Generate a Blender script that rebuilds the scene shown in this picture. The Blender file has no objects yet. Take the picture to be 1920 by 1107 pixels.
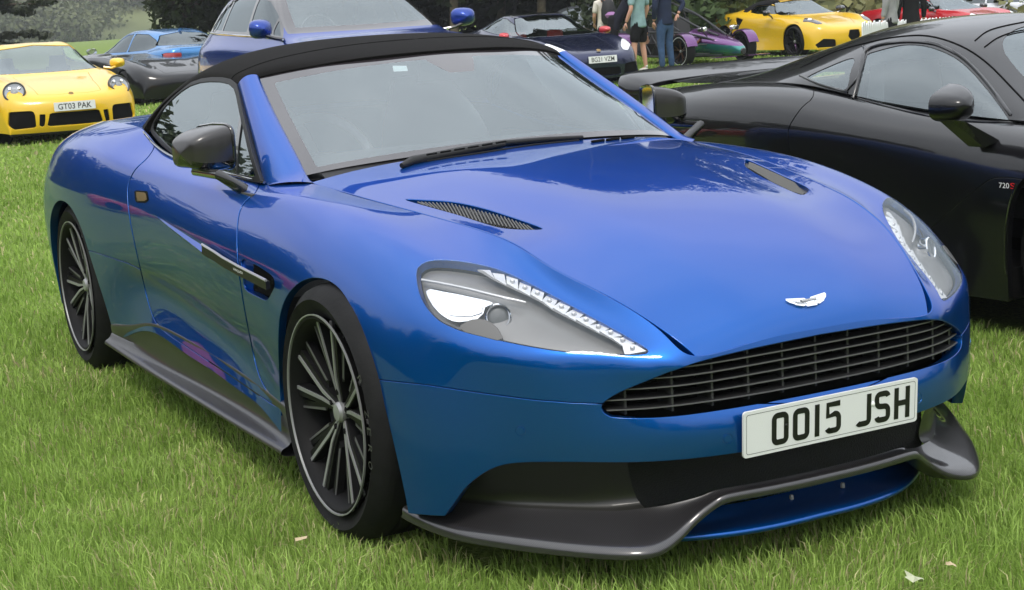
import bpy, bmesh, math, random
import numpy as np
from mathutils import Vector, Matrix
from mathutils.bvhtree import BVHTree
random.seed(4); rng = np.random.default_rng(4)
scene = bpy.context.scene
COL = scene.collection
R_ = math.radians

# ------------------------------------------------------------------ camera
CAM_LOC = (-2.3774, -3.9012, 1.3659)
CAM_ROT = (1.3947, 0.0592, -0.4908)
F_PX = 3038.73
cd = bpy.data.cameras.new('camera'); cam = bpy.data.objects.new('camera', cd); COL.objects.link(cam)
cam.location = CAM_LOC; cam.rotation_euler = CAM_ROT
cd.sensor_width = 36; cd.lens = F_PX/1920*36; cd.clip_start = .05; cd.clip_end = 3000
scene.camera = cam

# ------------------------------------------------------------------ sky, sun, exposure
SUN_EL, SUN_AZ = R_(52), R_(215)
w = bpy.data.worlds.new('World'); scene.world = w; w.use_nodes = True
nt = w.node_tree; nt.nodes.clear()
def nd(t, typ, **k):
    n = t.nodes.new(typ)
    for a, b in k.items():
        if a.startswith('i_'): n.inputs[a[2:].replace('_', ' ')].default_value = b
        else: setattr(n, a, b)
    return n
out = nd(nt, 'ShaderNodeOutputWorld'); bg = nd(nt, 'ShaderNodeBackground'); bg.inputs[1].default_value = .13
sky = nd(nt, 'ShaderNodeTexSky', sky_type='NISHITA', sun_disc=False, sun_elevation=SUN_EL, sun_rotation=SUN_AZ, air_density=1.3, dust_density=4., ozone_density=1.)
tc = nd(nt, 'ShaderNodeTexCoord'); mp = nd(nt, 'ShaderNodeMapping'); mp.inputs['Scale'].default_value = (1.2, 1.2, 3.2)
nz = nd(nt, 'ShaderNodeTexNoise'); nz.inputs['Scale'].default_value = 1.6; nz.inputs['Detail'].default_value = 5; nz.inputs['Roughness'].default_value = .5
cr = nd(nt, 'ShaderNodeValToRGB'); cr.color_ramp.elements[0].position = .3; cr.color_ramp.elements[1].position = .72
cr.color_ramp.elements[0].color = (10.4, 10.9, 11.7, 1); cr.color_ramp.elements[1].color = (14.6, 15.0, 15.6, 1)
mx = nd(nt, 'ShaderNodeMix', data_type='RGBA'); mx.inputs[0].default_value = .86
L = nt.links.new
L(tc.outputs['Generated'], mp.inputs[0]); L(mp.outputs[0], nz.inputs['Vector']); L(nz.outputs[0], cr.inputs[0])
# an overcast sky is about three times brighter overhead than at the horizon
sx_ = nd(nt, 'ShaderNodeSeparateXYZ'); L(tc.outputs['Generated'], sx_.inputs[0]); gz = nd(nt, 'ShaderNodeMath', operation='MULTIPLY_ADD', use_clamp=False); gz.inputs[1].default_value = .80; gz.inputs[2].default_value = .46
cz = nd(nt, 'ShaderNodeMath', operation='MAXIMUM'); cz.inputs[1].default_value = 0.; L(sx_.outputs[2], cz.inputs[0]); L(cz.outputs[0], gz.inputs[0])
gm = nd(nt, 'ShaderNodeVectorMath', operation='SCALE'); L(cr.outputs[0], gm.inputs[0]); L(gz.outputs[0], gm.inputs['Scale'])
L(sky.outputs[0], mx.inputs[6]); L(gm.outputs[0], mx.inputs[7]); L(mx.outputs[2], bg.inputs[0]); L(bg.outputs[0], out.inputs[0])
sd_ = bpy.data.lights.new('sun', 'SUN'); sd_.energy = 1.5; sd_.angle = R_(14); sd_.color = (1, .95, .88)
sun = bpy.data.objects.new('sun', sd_); COL.objects.link(sun)
# the lamp shines from azimuth SUN_AZ (clockwise from +Y, as the Sky Texture counts it)
sdir = Vector((math.sin(SUN_AZ)*math.cos(SUN_EL), math.cos(SUN_AZ)*math.cos(SUN_EL), math.sin(SUN_EL)))
sun.rotation_euler = sdir.to_track_quat('Z', 'Y').to_euler()
vs = scene.view_settings; vs.view_transform = 'Standard'; vs.look = 'None'; vs.exposure = .08; vs.gamma = 1; vs.use_curve_mapping = False
scene.cycles.max_bounces = 8; scene.cycles.transparent_max_bounces = 12; scene.cycles.caustics_reflective = False; scene.cycles.caustics_refractive = False
scene.cycles.sample_clamp_indirect = 6

# ------------------------------------------------------------------ sight lines: a photograph pixel (1920 wide) as a ray in the place
MC = np.array(Matrix.Rotation(CAM_ROT[2], 3, 'Z') @ Matrix.Rotation(CAM_ROT[1], 3, 'Y') @ Matrix.Rotation(CAM_ROT[0], 3, 'X'))
CC = np.array(CAM_LOC)
def ray(px): return MC @ np.array([(px[0]-960)/F_PX, -(px[1]-553.5)/F_PX, -1.])
def at(px, x=None, y=None, z=None, d=None):
    r = ray(px)
    if d is not None: return CC+r*d
    for k, v in enumerate((x, y, z)):
        if v is not None: return CC+r*(v-CC[k])/r[k]
def topx(P):
    q = (np.asarray(P, float)-CC) @ MC
    return np.stack([960+F_PX*q[..., 0]/-q[..., 2], 553.5-F_PX*q[..., 1]/-q[..., 2]], -1)

# ------------------------------------------------------------------ materials
MATS = {}
def pm(name, col, rough=.5, metal=0., coat=0., spec=.5, bump=0, bscale=60, vary=0, vscale=8, **kw):
    if name in MATS: return MATS[name]
    m = bpy.data.materials.new(name); m.use_nodes = True; t = m.node_tree; b = t.nodes['Principled BSDF']
    b.inputs['Base Color'].default_value = (*col, 1); b.inputs['Roughness'].default_value = rough; b.inputs['Metallic'].default_value = metal
    b.inputs['Coat Weight'].default_value = coat; b.inputs['Coat Roughness'].default_value = kw.get('coat_rough', .02); b.inputs['Specular IOR Level'].default_value = spec
    if 'coat_ior' in kw: b.inputs['Coat IOR'].default_value = kw['coat_ior']
    if 'sheen' in kw: b.inputs['Sheen Weight'].default_value = kw['sheen']
    if 'alpha' in kw: b.inputs['Alpha'].default_value = kw['alpha']
    if 'trans' in kw: b.inputs['Transmission Weight'].default_value = kw['trans']
    if bump or vary:
        c = t.nodes.new('ShaderNodeTexCoord')
    if bump:
        n = t.nodes.new('ShaderNodeTexNoise'); n.inputs['Scale'].default_value = bscale; n.inputs['Detail'].default_value = 4
        bp = t.nodes.new('ShaderNodeBump'); bp.inputs['Strength'].default_value = bump; bp.inputs['Distance'].default_value = .01
        t.links.new(c.outputs['Object'], n.inputs['Vector']); t.links.new(n.outputs[0], bp.inputs['Height']); t.links.new(bp.outputs[0], b.inputs['Normal'])
    if vary:
        n = t.nodes.new('ShaderNodeTexNoise'); n.inputs['Scale'].default_value = vscale; n.inputs['Detail'].default_value = 5
        r = t.nodes.new('ShaderNodeValToRGB'); r.color_ramp.elements[0].position = .3; r.color_ramp.elements[1].position = .7
        r.color_ramp.elements[0].color = (*[max(0, v*(1-vary)) for v in col], 1); r.color_ramp.elements[1].color = (*[min(1, v*(1+vary)) for v in col], 1)
        t.links.new(c.outputs['Object'], n.inputs['Vector']); t.links.new(n.outputs[0], r.inputs[0]); t.links.new(r.outputs[0], b.inputs['Base Color'])
    MATS[name] = m; return m
def weave(name, dark, light, scale, rough=.25, coat=1.):
    # twill woven carbon: two diagonal families of fibres in object space
    if name in MATS: return MATS[name]
    m = pm(name, dark, rough, 0, coat); t = m.node_tree; b = t.nodes['Principled BSDF']
    c = t.nodes.new('ShaderNodeTexCoord'); mpp = t.nodes.new('ShaderNodeMapping'); mpp.inputs['Rotation'].default_value = (.78, .3, .78)
    wv = t.nodes.new('ShaderNodeTexWave'); wv.inputs['Scale'].default_value = scale; wv.wave_type = 'BANDS'
    r = t.nodes.new('ShaderNodeValToRGB'); r.color_ramp.elements[0].color = (*dark, 1); r.color_ramp.elements[1].color = (*light, 1)
    t.links.new(c.outputs['Object'], mpp.inputs[0]); t.links.new(mpp.outputs[0], wv.inputs[0]); t.links.new(wv.outputs[0], r.inputs[0]); t.links.new(r.outputs[0], b.inputs['Base Color'])
    return m
def paint(name, col, metal=.55, rough=.38, flake=.12, coat_ior=1.6, coat=.7):
    if name in MATS: return MATS[name]
    m = pm(name, col, rough, metal, coat, .5, coat_rough=.012, coat_ior=coat_ior); t = m.node_tree; b = t.nodes['Principled BSDF']
    c = t.nodes.new('ShaderNodeTexCoord'); v = t.nodes.new('ShaderNodeTexVoronoi'); v.inputs['Scale'].default_value = 1500
    mxx = t.nodes.new('ShaderNodeMix'); mxx.data_type = 'RGBA'; mxx.blend_type = 'MULTIPLY'; mxx.inputs[0].default_value = flake
    mxx.inputs[6].default_value = (*col, 1)
    t.links.new(c.outputs['Object'], v.inputs['Vector']); t.links.new(v.outputs['Color'], mxx.inputs[7]); t.links.new(mxx.outputs[2], b.inputs['Base Color'])
    return m
def glassmat(name, tint, reflect=.12, clear=.5, ior=1.6):
    # window glass: fresnel gloss over partly clear tint
    if name in MATS: return MATS[name]
    m = bpy.data.materials.new(name); m.use_nodes = True; t = m.node_tree; t.nodes.clear()
    o = nd(t, 'ShaderNodeOutputMaterial'); tr = nd(t, 'ShaderNodeBsdfTransparent'); tr.inputs[0].default_value = (*tint, 1)
    gl = nd(t, 'ShaderNodeBsdfGlossy'); gl.inputs['Roughness'].default_value = .01; gl.inputs[0].default_value = (.88, .97, 1, 1)
    fr = nd(t, 'ShaderNodeFresnel'); fr.inputs[0].default_value = ior
    ma = nd(t, 'ShaderNodeMath', operation='MULTIPLY_ADD'); ma.inputs[1].default_value = 1.0; ma.inputs[2].default_value = reflect
    ms = nd(t, 'ShaderNodeMixShader')
    t.links.new(fr.outputs[0], ma.inputs[0]); t.links.new(ma.outputs[0], ms.inputs[0]); t.links.new(tr.outputs[0], ms.inputs[1]); t.links.new(gl.outputs[0], ms.inputs[2]); t.links.new(ms.outputs[0], o.inputs[0])
    MATS[name] = m; return m

# ------------------------------------------------------------------ shells: smooth sheets that can be cut like real panels
class Sh:
    __slots__ = ('V', 'N', 'F')
    def __init__(s, V, N, F): s.V = np.asarray(V, float).reshape(-1, 3); s.N = np.asarray(N, float).reshape(-1, 3); s.F = F
    def copy(s): return Sh(s.V.copy(), s.N.copy(), list(s.F))
def ext(Q, axis, m0, m1):
    Q = np.moveaxis(Q, axis, 0); a = 2*Q[0]-Q[1]; b = 2*Q[-1]-Q[-2]
    if m0: a = Q[1]*np.array([-1, 1, 1])
    if m1: b = Q[-2]*np.array([-1, 1, 1])
    return np.moveaxis(np.concatenate([a[None], Q, b[None]]), 0, axis)
def bmat(ts, n):
    B = np.zeros((len(ts), n+2))
    for r, t in enumerate(ts):
        i = min(int(t), n-2); f = t-i
        B[r, i:i+4] = [(1-f)**3/6, (3*f**3-6*f*f+4)/6, (-3*f**3+3*f*f+3*f+1)/6, f**3/6]
    return B
def arcts(P, m):
    d = np.linalg.norm(np.diff(P, axis=0), axis=2).mean(1); c = np.concatenate([[0], np.cumsum(d)])
    return np.interp(np.linspace(0, c[-1], m), c, np.arange(len(c)))
def surf(P, ns, nt_, ms=(0, 0), mt=(0, 0), k=3, even=True):
    P = np.asarray(P, float); n, m = P.shape[:2]; Q = P.copy()
    for _ in range(k):
        E = ext(Q, 0, *ms); a = (E[:-2]+4*E[1:-1]+E[2:])/6
        E = ext(a, 1, *mt); a = (E[:, :-2]+4*E[:, 1:-1]+E[:, 2:])/6
        Q = Q+(P-a)
    ts = arcts(P, ns) if even else np.linspace(0, n-1, ns); tt = arcts(P.swapaxes(0, 1), nt_) if even else np.linspace(0, m-1, nt_)
    E = ext(ext(Q, 0, *ms), 1, *mt)
    return np.einsum('ai,ijk,bj->abk', bmat(ts, n), E, bmat(tt, m))
def gridN(G):
    a = np.gradient(G, axis=0); b = np.gradient(G, axis=1); n = np.cross(a, b); return n/(np.linalg.norm(n, axis=2, keepdims=True)+1e-12)
def shell(G, flip=False, N=None):
    n, m = G.shape[:2]; N = gridN(G) if N is None else N
    idx = np.arange(n*m).reshape(n, m)
    F = np.stack([idx[:-1, :-1], idx[1:, :-1], idx[1:, 1:], idx[:-1, 1:]], -1).reshape(-1, 4)
    if flip: F = F[:, ::-1]; N = -N
    return Sh(G.reshape(-1, 3), N.reshape(-1, 3), [tuple(f) for f in F.tolist()])
def sub(s, F):
    used = sorted({i for f in F for i in f}); mp_ = {o: i for i, o in enumerate(used)}
    return Sh(s.V[used], s.N[used], [tuple(mp_[i] for i in f) for f in F]) if used else Sh(np.zeros((0, 3)), np.zeros((0, 3)), [])
def clip(s, d):
    """split a shell along d = 0 -> (where d > 0, where d < 0)"""
    d = np.where(np.abs(d) < 1e-7, 1e-7, d); pos = (d > 0).tolist(); dl = d.tolist()
    V = s.V.tolist(); N = s.N.tolist(); cut = {}; A = []; B = []
    def mid(i, j):
        k = (i, j) if i < j else (j, i)
        if k not in cut:
            a, b = k; t = dl[a]/(dl[a]-dl[b]); cut[k] = len(V)
            V.append([V[a][q]+(V[b][q]-V[a][q])*t for q in range(3)]); N.append([N[a][q]+(N[b][q]-N[a][q])*t for q in range(3)])
        return cut[k]
    for f in s.F:
        ps = [pos[i] for i in f]
        if all(ps): A.append(f)
        elif not any(ps): B.append(f)
        else:
            fa = []; fb = []; n = len(f)
            for q in range(n):
                i, j = f[q], f[(q+1) % n]
                (fa if pos[i] else fb).append(i)
                if pos[i] != pos[j]: c = mid(i, j); fa.append(c); fb.append(c)
            if len(fa) > 2: A.append(tuple(fa))
            if len(fb) > 2: B.append(tuple(fb))
    S = Sh(np.array(V), np.array(N), s.F); S.N /= np.linalg.norm(S.N, axis=1, keepdims=True)+1e-12
    return sub(S, A), sub(S, B)
def sdist(P, poly):
    """signed distance, positive inside the closed outline"""
    poly = np.asarray(poly, float); a = poly; b = np.roll(poly, -1, 0); P = np.asarray(P, float); best = np.full(len(P), 1e18); ins = np.zeros(len(P), bool)
    for p, q in zip(a, b):
        e = q-p; t = np.clip(((P-p) @ e)/(e @ e+1e-18), 0, 1); r = P-p-t[:, None]*e; best = np.minimum(best, (r*r).sum(1))
        c = ((p[1] > P[:, 1]) != (q[1] > P[:, 1])); xx = (q[0]-p[0])*(P[:, 1]-p[1])/((q[1]-p[1]) if q[1] != p[1] else 1e-18)+p[0]; ins ^= c & (P[:, 0] < xx)
    return np.where(ins, 1, -1)*np.sqrt(best)
PR = {'yz': lambda V: V[:, [1, 2]], 'xz': lambda V: V[:, [0, 2]], 'xy': lambda V: V[:, [0, 1]], 'px': topx, 'uy': lambda V: np.stack([-V[:, 0], V[:, 1]], 1), 'uz': lambda V: np.stack([-V[:, 0], V[:, 2]], 1)}
def cutout(s, pr, poly, grow=0., mask=None):
    f = PR[pr] if isinstance(pr, str) else pr
    d = sdist(f(s.V), poly)+grow
    if mask is not None: d = np.where(mask(s.V), d, -np.abs(d)-.01)
    return clip(s, d)
def crv(pts, n=8, closed=False):
    """smooth curve through points (2d or 3d)"""
    P = np.asarray(pts, float); m = len(P); o = []
    rng_ = range(m) if closed else range(m-1)
    for i in rng_:
        if closed: p0, p1, p2, p3 = P[i-1], P[i], P[(i+1) % m], P[(i+2) % m]
        else: p1, p2 = P[i], P[i+1]; p0 = P[i-1] if i else 2*p1-p2; p3 = P[i+2] if i+2 < m else 2*p2-p1
        for q in range(n):
            t = q/n; o.append(.5*((2*p1)+(-p0+p2)*t+(2*p0-5*p1+4*p2-p3)*t*t+(-p0+3*p1-3*p2+p3)*t**3))
    if not closed: o.append(P[-1])
    return np.array(o)
def flange(s, depth=.015, bev=.002, skip=None):
    """give a cut panel a rolled edge and a return, so its joints read as real gaps"""
    ed = {}
    for f in s.F:
        n = len(f)
        for q in range(n): ed[(f[q], f[(q+1) % n])] = 1
    B = [e for e in ed if (e[1], e[0]) not in ed]
    if skip is not None: k = skip(s.V); B = [e for e in B if not (k[e[0]] and k[e[1]])]
    if not B: return s
    V = s.V; N = s.N; O = {}
    for a, b in B:
        t = V[b]-V[a]; l = np.linalg.norm(t)
        if l < 1e-9: continue
        o = np.cross(t/l, N[a]+N[b]); o /= np.linalg.norm(o)+1e-12
        for i in (a, b): O[i] = O.get(i, 0)+o
    O = {i: o/(np.linalg.norm(o)+1e-12) for i, o in O.items()}
    ids = list(O); n0 = len(V); i1 = {i: n0+k for k, i in enumerate(ids)}; i2 = {i: n0+len(ids)+k for k, i in enumerate(ids)}
    Ov = np.array([O[i] for i in ids]); Vb = V[ids]; Nb = N[ids]
    V1 = Vb+Ov*bev-Nb*bev; V2 = V1-Nb*depth
    F = list(s.F)
    for a, b in B:
        if a in i1 and b in i1: F.append((b, a, i1[a], i1[b])); F.append((i1[b], i1[a], i2[a], i2[b]))
    return Sh(np.concatenate([V, V1, V2]), np.concatenate([N, Ov, Ov]), F)
def mir(s): return Sh(s.V*[-1, 1, 1], s.N*[-1, 1, 1], [f[::-1] for f in s.F])
def join(*ss):
    V = []; N = []; F = []; k = 0
    for s in ss: V.append(s.V); N.append(s.N); F += [tuple(i+k for i in f) for f in s.F]; k += len(s.V)
    return Sh(np.concatenate(V), np.concatenate(N), F)
def move(s, off=(0, 0, 0), rz=0., sc=1.):
    c, n = math.cos(rz), math.sin(rz); M = np.array([[c, -n, 0], [n, c, 0], [0, 0, 1]])
    return Sh((s.V*sc) @ M.T+np.array(off), s.N @ M.T, s.F)
def tag(o, label=None, cat=None, group=None, kind=None):
    if label: o['label'] = label
    if cat: o['category'] = cat
    if group: o['group'] = group
    if kind: o['kind'] = kind
    return o
def empty(name, loc=(0, 0, 0), rz=0., **k):
    o = bpy.data.objects.new(name, None); o.empty_display_size = .1; COL.objects.link(o); o.location = loc; o.rotation_euler = (0, 0, rz); return tag(o, **k)
def ob(name, s, mat, parent=None, smooth=True, norm=True):
    """link one shell (or several joined) as one mesh object; parts are given in the thing's own frame"""
    me = bpy.data.meshes.new(name); me.from_pydata(s.V.tolist(), [], s.F)
    for m in (mat if isinstance(mat, (list, tuple)) else [mat]): me.materials.append(m)
    if smooth:
        me.shade_smooth()
        if norm and len(s.N) == len(s.V): me.normals_split_custom_set_from_vertices(s.N.tolist())
    me.update()
    o = bpy.data.objects.new(name, me); COL.objects.link(o)
    if parent is not None: o.parent = parent
    return o
def pair(name, s, mat, parent, **k):
    """a part on each side of the car"""
    return ob(name, s, mat, parent, **k), ob(name, mir(s), mat, parent, **k)
def both(name, s, mat, parent, **k): return ob(name, join(s, mir(s)), mat, parent, **k)

# faceted bits (normals left to the mesh)
def fsh(V, F): return Sh(V, np.zeros((len(V), 3)), F)
def box(c, h, rz=0., taper=1.):
    x, y, z = h; V = [(-x, -y, -z), (x, -y, -z), (x, y, -z), (-x, y, -z), (-x*taper, -y*taper, z), (x*taper, -y*taper, z), (x*taper, y*taper, z), (-x*taper, y*taper, z)]
    cc, s = math.cos(rz), math.sin(rz); V = [(a*cc-b*s+c[0], a*s+b*cc+c[1], q+c[2]) for a, b, q in V]
    return fsh(V, [(0, 3, 2, 1), (4, 5, 6, 7), (0, 1, 5, 4), (1, 2, 6, 5), (2, 3, 7, 6), (3, 0, 4, 7)])
def tube(pts, r, n=8, cap=True):
    P = np.asarray(pts, float); m = len(P); rr = np.broadcast_to(np.asarray(r, float), (m,)); T = np.gradient(P, axis=0); T /= np.linalg.norm(T, axis=1, keepdims=True)+1e-12
    up = np.array([0, 0, 1.]) if abs(T[0][2]) < .9 else np.array([1., 0, 0]); V = []; NN = []
    for i in range(m):
        a = np.cross(T[i], up); a /= np.linalg.norm(a)+1e-12; b = np.cross(a, T[i])
        for q in range(n): th = 2*math.pi*q/n; d = a*math.cos(th)+b*math.sin(th); V.append(P[i]+d*rr[i]); NN.append(d)
    F = [(i*n+q, i*n+(q+1) % n, (i+1)*n+(q+1) % n, (i+1)*n+q) for i in range(m-1) for q in range(n)]
    F = [f[::-1] for f in F]
    if cap: F += [tuple(range(n)), tuple(range((m-1)*n, m*n))[::-1]]
    return Sh(V, NN, F)
def lathe(prof, n=48, axis='x', c=(0, 0, 0)):
    """prof: (radius, offset along axis)"""
    P = np.asarray(prof, float); V = []; m = len(P)
    for q in range(n):
        th = 2*math.pi*q/n
        for r, a in P:
            v = (a, r*math.cos(th), r*math.sin(th)) if axis == 'x' else ((r*math.cos(th), r*math.sin(th), a) if axis == 'z' else (r*math.cos(th), a, r*math.sin(th)))
            V.append((v[0]+c[0], v[1]+c[1], v[2]+c[2]))
    F = [(q*m+i, q*m+i+1, ((q+1) % n)*m+i+1, ((q+1) % n)*m+i) for q in range(n) for i in range(m-1)]
    return fsh(V, F)
def prism(poly, z0, z1, fr):
    """extrude a 2d outline; fr(x, y, h) -> 3d point"""
    n = len(poly); V = [fr(x, y, z0) for x, y in poly]+[fr(x, y, z1) for x, y in poly]
    return fsh(V, [tuple(range(n))[::-1], tuple(range(n, 2*n))]+[(i, (i+1) % n, (i+1) % n+n, i+n) for i in range(n)])
def auto(o, ang=35):
    me = o.data; me.shade_smooth(); me.set_sharp_from_angle(angle=R_(ang)); return o
def fob(name, s, mat, parent=None, ang=35):
    o = ob(name, s, mat, parent, smooth=False); bm = bmesh.new(); bm.from_mesh(o.data); bmesh.ops.recalc_face_normals(bm, faces=bm.faces); bm.to_mesh(o.data); bm.free()
    return auto(o, ang) if ang else o
def fpair(name, s, mat, parent, ang=35): return fob(name, s, mat, parent, ang), fob(name, mir(s), mat, parent, ang)
def text(name, body, h, M, mat, parent, width=None, ext_=.0008, bold=0., space=1.):
    """raised lettering as a mesh part"""
    c = bpy.data.curves.new(name, 'FONT'); c.body = body; c.size = 1; c.align_x = 'CENTER'; c.align_y = 'CENTER'; c.offset = bold; c.extrude = 0; c.space_character = space; c.resolution_u = 3
    t = bpy.data.objects.new(name, c); COL.objects.link(t); dg = bpy.context.evaluated_depsgraph_get(); me = bpy.data.meshes.new_from_object(t.evaluated_get(dg)); bpy.data.objects.remove(t); bpy.data.curves.remove(c)
    v = np.array([q.co[:] for q in me.vertices]); lo, hi = v.min(0), v.max(0); v = v-(lo+hi)/2; sy = h/(hi[1]-lo[1]); sx = (width/(hi[0]-lo[0])) if width else sy
    v = v*[sx, sy, 1]; v[:, 2] = ext_
    vv = np.c_[v, np.ones(len(v))] @ np.array(M).T
    for q, p in zip(me.vertices, vv): q.co = p[:3]
    me.name = name; me.materials.append(mat); o = bpy.data.objects.new(name, me); COL.objects.link(o); o.parent = parent; return o
def frame(o, x, y):
    """matrix with origin o, axes x, y and their normal"""
    x = np.array(x, float); x /= np.linalg.norm(x); y = np.array(y, float); z = np.cross(x, y); z /= np.linalg.norm(z); y = np.cross(z, x)
    M = np.eye(4); M[:3, 0] = x; M[:3, 1] = y; M[:3, 2] = z; M[:3, 3] = o; return M
# ================================================================== materials of the cars
BLUE = paint('cobalt_paint', (.001, .088, .38), .78, .36, coat_ior=1.5, coat=.9)
BLUE.node_tree.nodes['Principled BSDF'].inputs['Specular Tint'].default_value = (.03, .36, 1, 1)
CHROME = pm('chrome', (.85, .86, .88), .08, 1.)
SATIN = pm('satin_alloy', (.30, .305, .31), .38, .4)
GLOSSBLACK = pm('gloss_black', (.008, .008, .009), .12, 0, 1.)
BLACKPLASTIC = pm('black_plastic', (.012, .012, .013), .5, 0, 0, .35, bump=.05, bscale=400)
DARKVOID = pm('dark_cavity', (.006, .006, .006), .9, spec=.1)
RUBBER = pm('tyre_rubber', (.0085, .0085, .009), .7, spec=.2, bump=.12, bscale=90, vary=.35, vscale=14)
CANVAS = pm('roof_canvas', (.0065, .006, .006), .95, spec=.08, bump=.25, bscale=900, sheen=.04)
CARBON = weave('carbon_weave', (.008, .008, .009), (.042, .040, .042), 95, .3, .9)
SKIRT = weave('skirt_carbon', (.008, .008, .009), (.030, .029, .030), 95, .42, .3)
MESH = weave('black_mesh', (.004, .004, .004), (.05, .048, .045), 60, .5, 0.)
LEATHER = pm('dark_leather', (.05, .05, .053), .55, bump=.1, bscale=200)
PLATEWHITE = pm('plate_white', (.74, .75, .76), .35, spec=.4)
PLATEBLACK = pm('plate_black', (.006, .006, .007), .4)
GLASS = glassmat('windscreen_glass', (.76, .82, .82), .16, ior=1.5)
SIDEGLASS = glassmat('side_glass', (.62, .68, .66), .16, ior=1.5)
FRIT = pm('glass_border', (.03, .026, .03), .06, 0, 1., coat_ior=1.55)
LENS = glassmat('lamp_lens', (.93, .94, .95), .015, ior=1.35)
HOUSING = pm('lamp_housing', (.30, .29, .28), .38, .45)
CRYSTAL = pm('lamp_crystal', (.92, .93, .95), .2, .15, 1.)
SILVER = pm('reflector', (.95, .95, .95), .06, 1.)
CALIPER = pm('caliper', (.03, .03, .035), .35)
DISC = pm('brake_disc', (.22, .22, .22), .35, .9)
AMBER = pm('amber_trim', (.12, .075, .02), .5)
RED = pm('red_lens', (.35, .01, .012), .2, 0, 1.)

def wheel(parent, c, side, rt, wt, rr, spokes='twin', face=SATIN, back=pm('spoke_black', (.006, .006, .0065), .5, spec=.2), detail=True, n=5, rot=0., rimring=True, cap=SATIN):
    """road wheel; side = -1 when its face looks to -x. parts: tyre, rim, spoke..., hub_cap, brake_disc, caliper"""
    w_ = empty('wheel', c); w_.parent = parent
    def X(s):
        s.V[:, 0] *= -side*-1
        return s if side > 0 else Sh(s.V, s.N, [f[::-1] for f in s.F])
    hw = wt/2
    prof = [(rr-.012, -hw+.02), (rr+.004, -hw+.008), (rr+.03, -hw-.004), ((rr+rt)/2, -hw-.008), (rt-.028, -hw+.0), (rt-.010, -hw+.014), (rt, -hw+.04)]
    tr = []
    g = 4 if detail else 1
    zz = np.linspace(-hw+.04, hw-.04, g+1)
    for i in range(g):
        tr += [(rt, zz[i]+.006), (rt, zz[i+1]-.006)]
        if i < g-1: tr += [(rt-.008, zz[i+1]-.004), (rt-.008, zz[i+1]+.004)]
    prof = prof+tr+[(rt, hw-.04), (rt-.010, hw-.014), (rt-.028, hw), ((rr+rt)/2, hw+.008), (rr+.03, hw+.004), (rr+.004, hw-.008), (rr-.012, hw-.02)]
    ty = fob('tyre', X(lathe(prof, 64 if detail else 36)), RUBBER, w_, 40)
    rp = [(rr-.004, hw+.004), (rr-.012, hw+.006), (rr-.02, hw+.0), (rr-.03, hw-.03), (rr-.04, hw-.08), (rr-.045, -hw+.02)]
    fob('rim', X(lathe(rp, 64)), pm('rim_barrel', (.007, .007, .0075), .6, spec=.15), w_, 50)
    if rimring: fob('rim_edge', X(lathe([(rr-.001, hw+.004), (rr-.0005, hw+.0095), (rr-.004, hw+.0095), (rr-.005, hw+.004)], 64)), face, w_, 40)
    fob('rim_floor', X(lathe([(rr-.045, -hw+.03), (.05, -hw+.03)], 32)), DARKVOID, w_, None)
    fx = hw-.012
    def sp(poly, depth, mat, nm, h1=0.):
        # poly in wheel plane (a along radius, b sideways) ; dish: hub sits deeper
        for k in range(n):
            th = rot+2*math.pi*k/n; c_, s_ = math.cos(th), math.sin(th)
            def fr(a, b, h): return ((fx-.035*(1-a/rr)**1.5)+h, (a*s_+b*c_), (a*c_-b*s_))
            fob(nm, X(prism(poly, -depth, h1, fr)), mat, w_, 30)
    R0 = rr-.012
    if spokes == 'twin':
        for sg in (-1, 1):
            # two arms leave the hub together and part towards the rim
            q = lambda l: [(a, b*sg) for a, b in (l if sg > 0 else l[::-1])]
            sp(q([(.028, .0), (.10, .004), (R0, .044), (R0, .078), (.10, .030), (.028, .016)]), .03, back, 'spoke_body')
            sp(q([(.028, .001), (.10, .0065), (R0, .047), (R0, .0575), (.10, .0165), (.028, .006)]), .0, face, 'spoke', .0035)
            sp(q([(.085, .024), (R0, .096), (R0, .122), (.09, .046)]), .028, back, 'spoke_side', -.008)
            sp(q([(.10, .041), (R0, .1165), (R0, .1215), (.095, .0465)]), .012, pm('spoke_grey', (.14, .14, .145), .4, .4), 'spoke_edge', -.0062)
    elif spokes == 'plain':
        sp([(.03, -.02), (R0*.5, -.016), (R0, -.022), (R0, .022), (R0*.5, .016), (.03, .02)], .03, face, 'spoke')
    elif spokes == 'fork':
        for sg in (-1, 1):
            q = lambda l: [(a, b*sg) for a, b in (l if sg > 0 else l[::-1])]
            sp(q([(.03, .0), (.12, .006), (R0, .04), (R0, .056), (.12, .018), (.03, .016)]), .02, face, 'spoke')
    fob('hub_cap', X(lathe([(.0, fx-.012), (.022, fx-.014), (.028, fx-.022), (.028, fx-.06)], 24)), cap, w_, 30)
    if detail:
        fob('brake_disc', X(lathe([(.19, -.01), (.19, .012), (.07, .012), (.07, -.01)], 48)), DISC, w_, 30)
        V = []
        for i, a in enumerate(np.linspace(-.6, .6, 8)):
            for r in (.14, .205):
                for x in (-.02, .045): V.append((x, r*math.sin(a+1.9), r*math.cos(a+1.9)))
        F = []
        for i in range(7):
            b = i*4; F += [(b, b+4, b+5, b+1), (b+2, b+3, b+7, b+6), (b+1, b+5, b+7, b+3), (b, b+2, b+6, b+4)]
        fob('caliper', X(fsh(V, F)), CALIPER, w_, 30)
        bolts = [lathe([(.0, fx-.02), (.008, fx-.02), (.009, fx-.035)], 8, c=(0, .055*math.sin(k*1.2566), .055*math.cos(k*1.2566))) for k in range(5)]
        fob('wheel_bolt', X(join(*bolts)), DARKVOID, w_, 30)
    return w_

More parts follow.
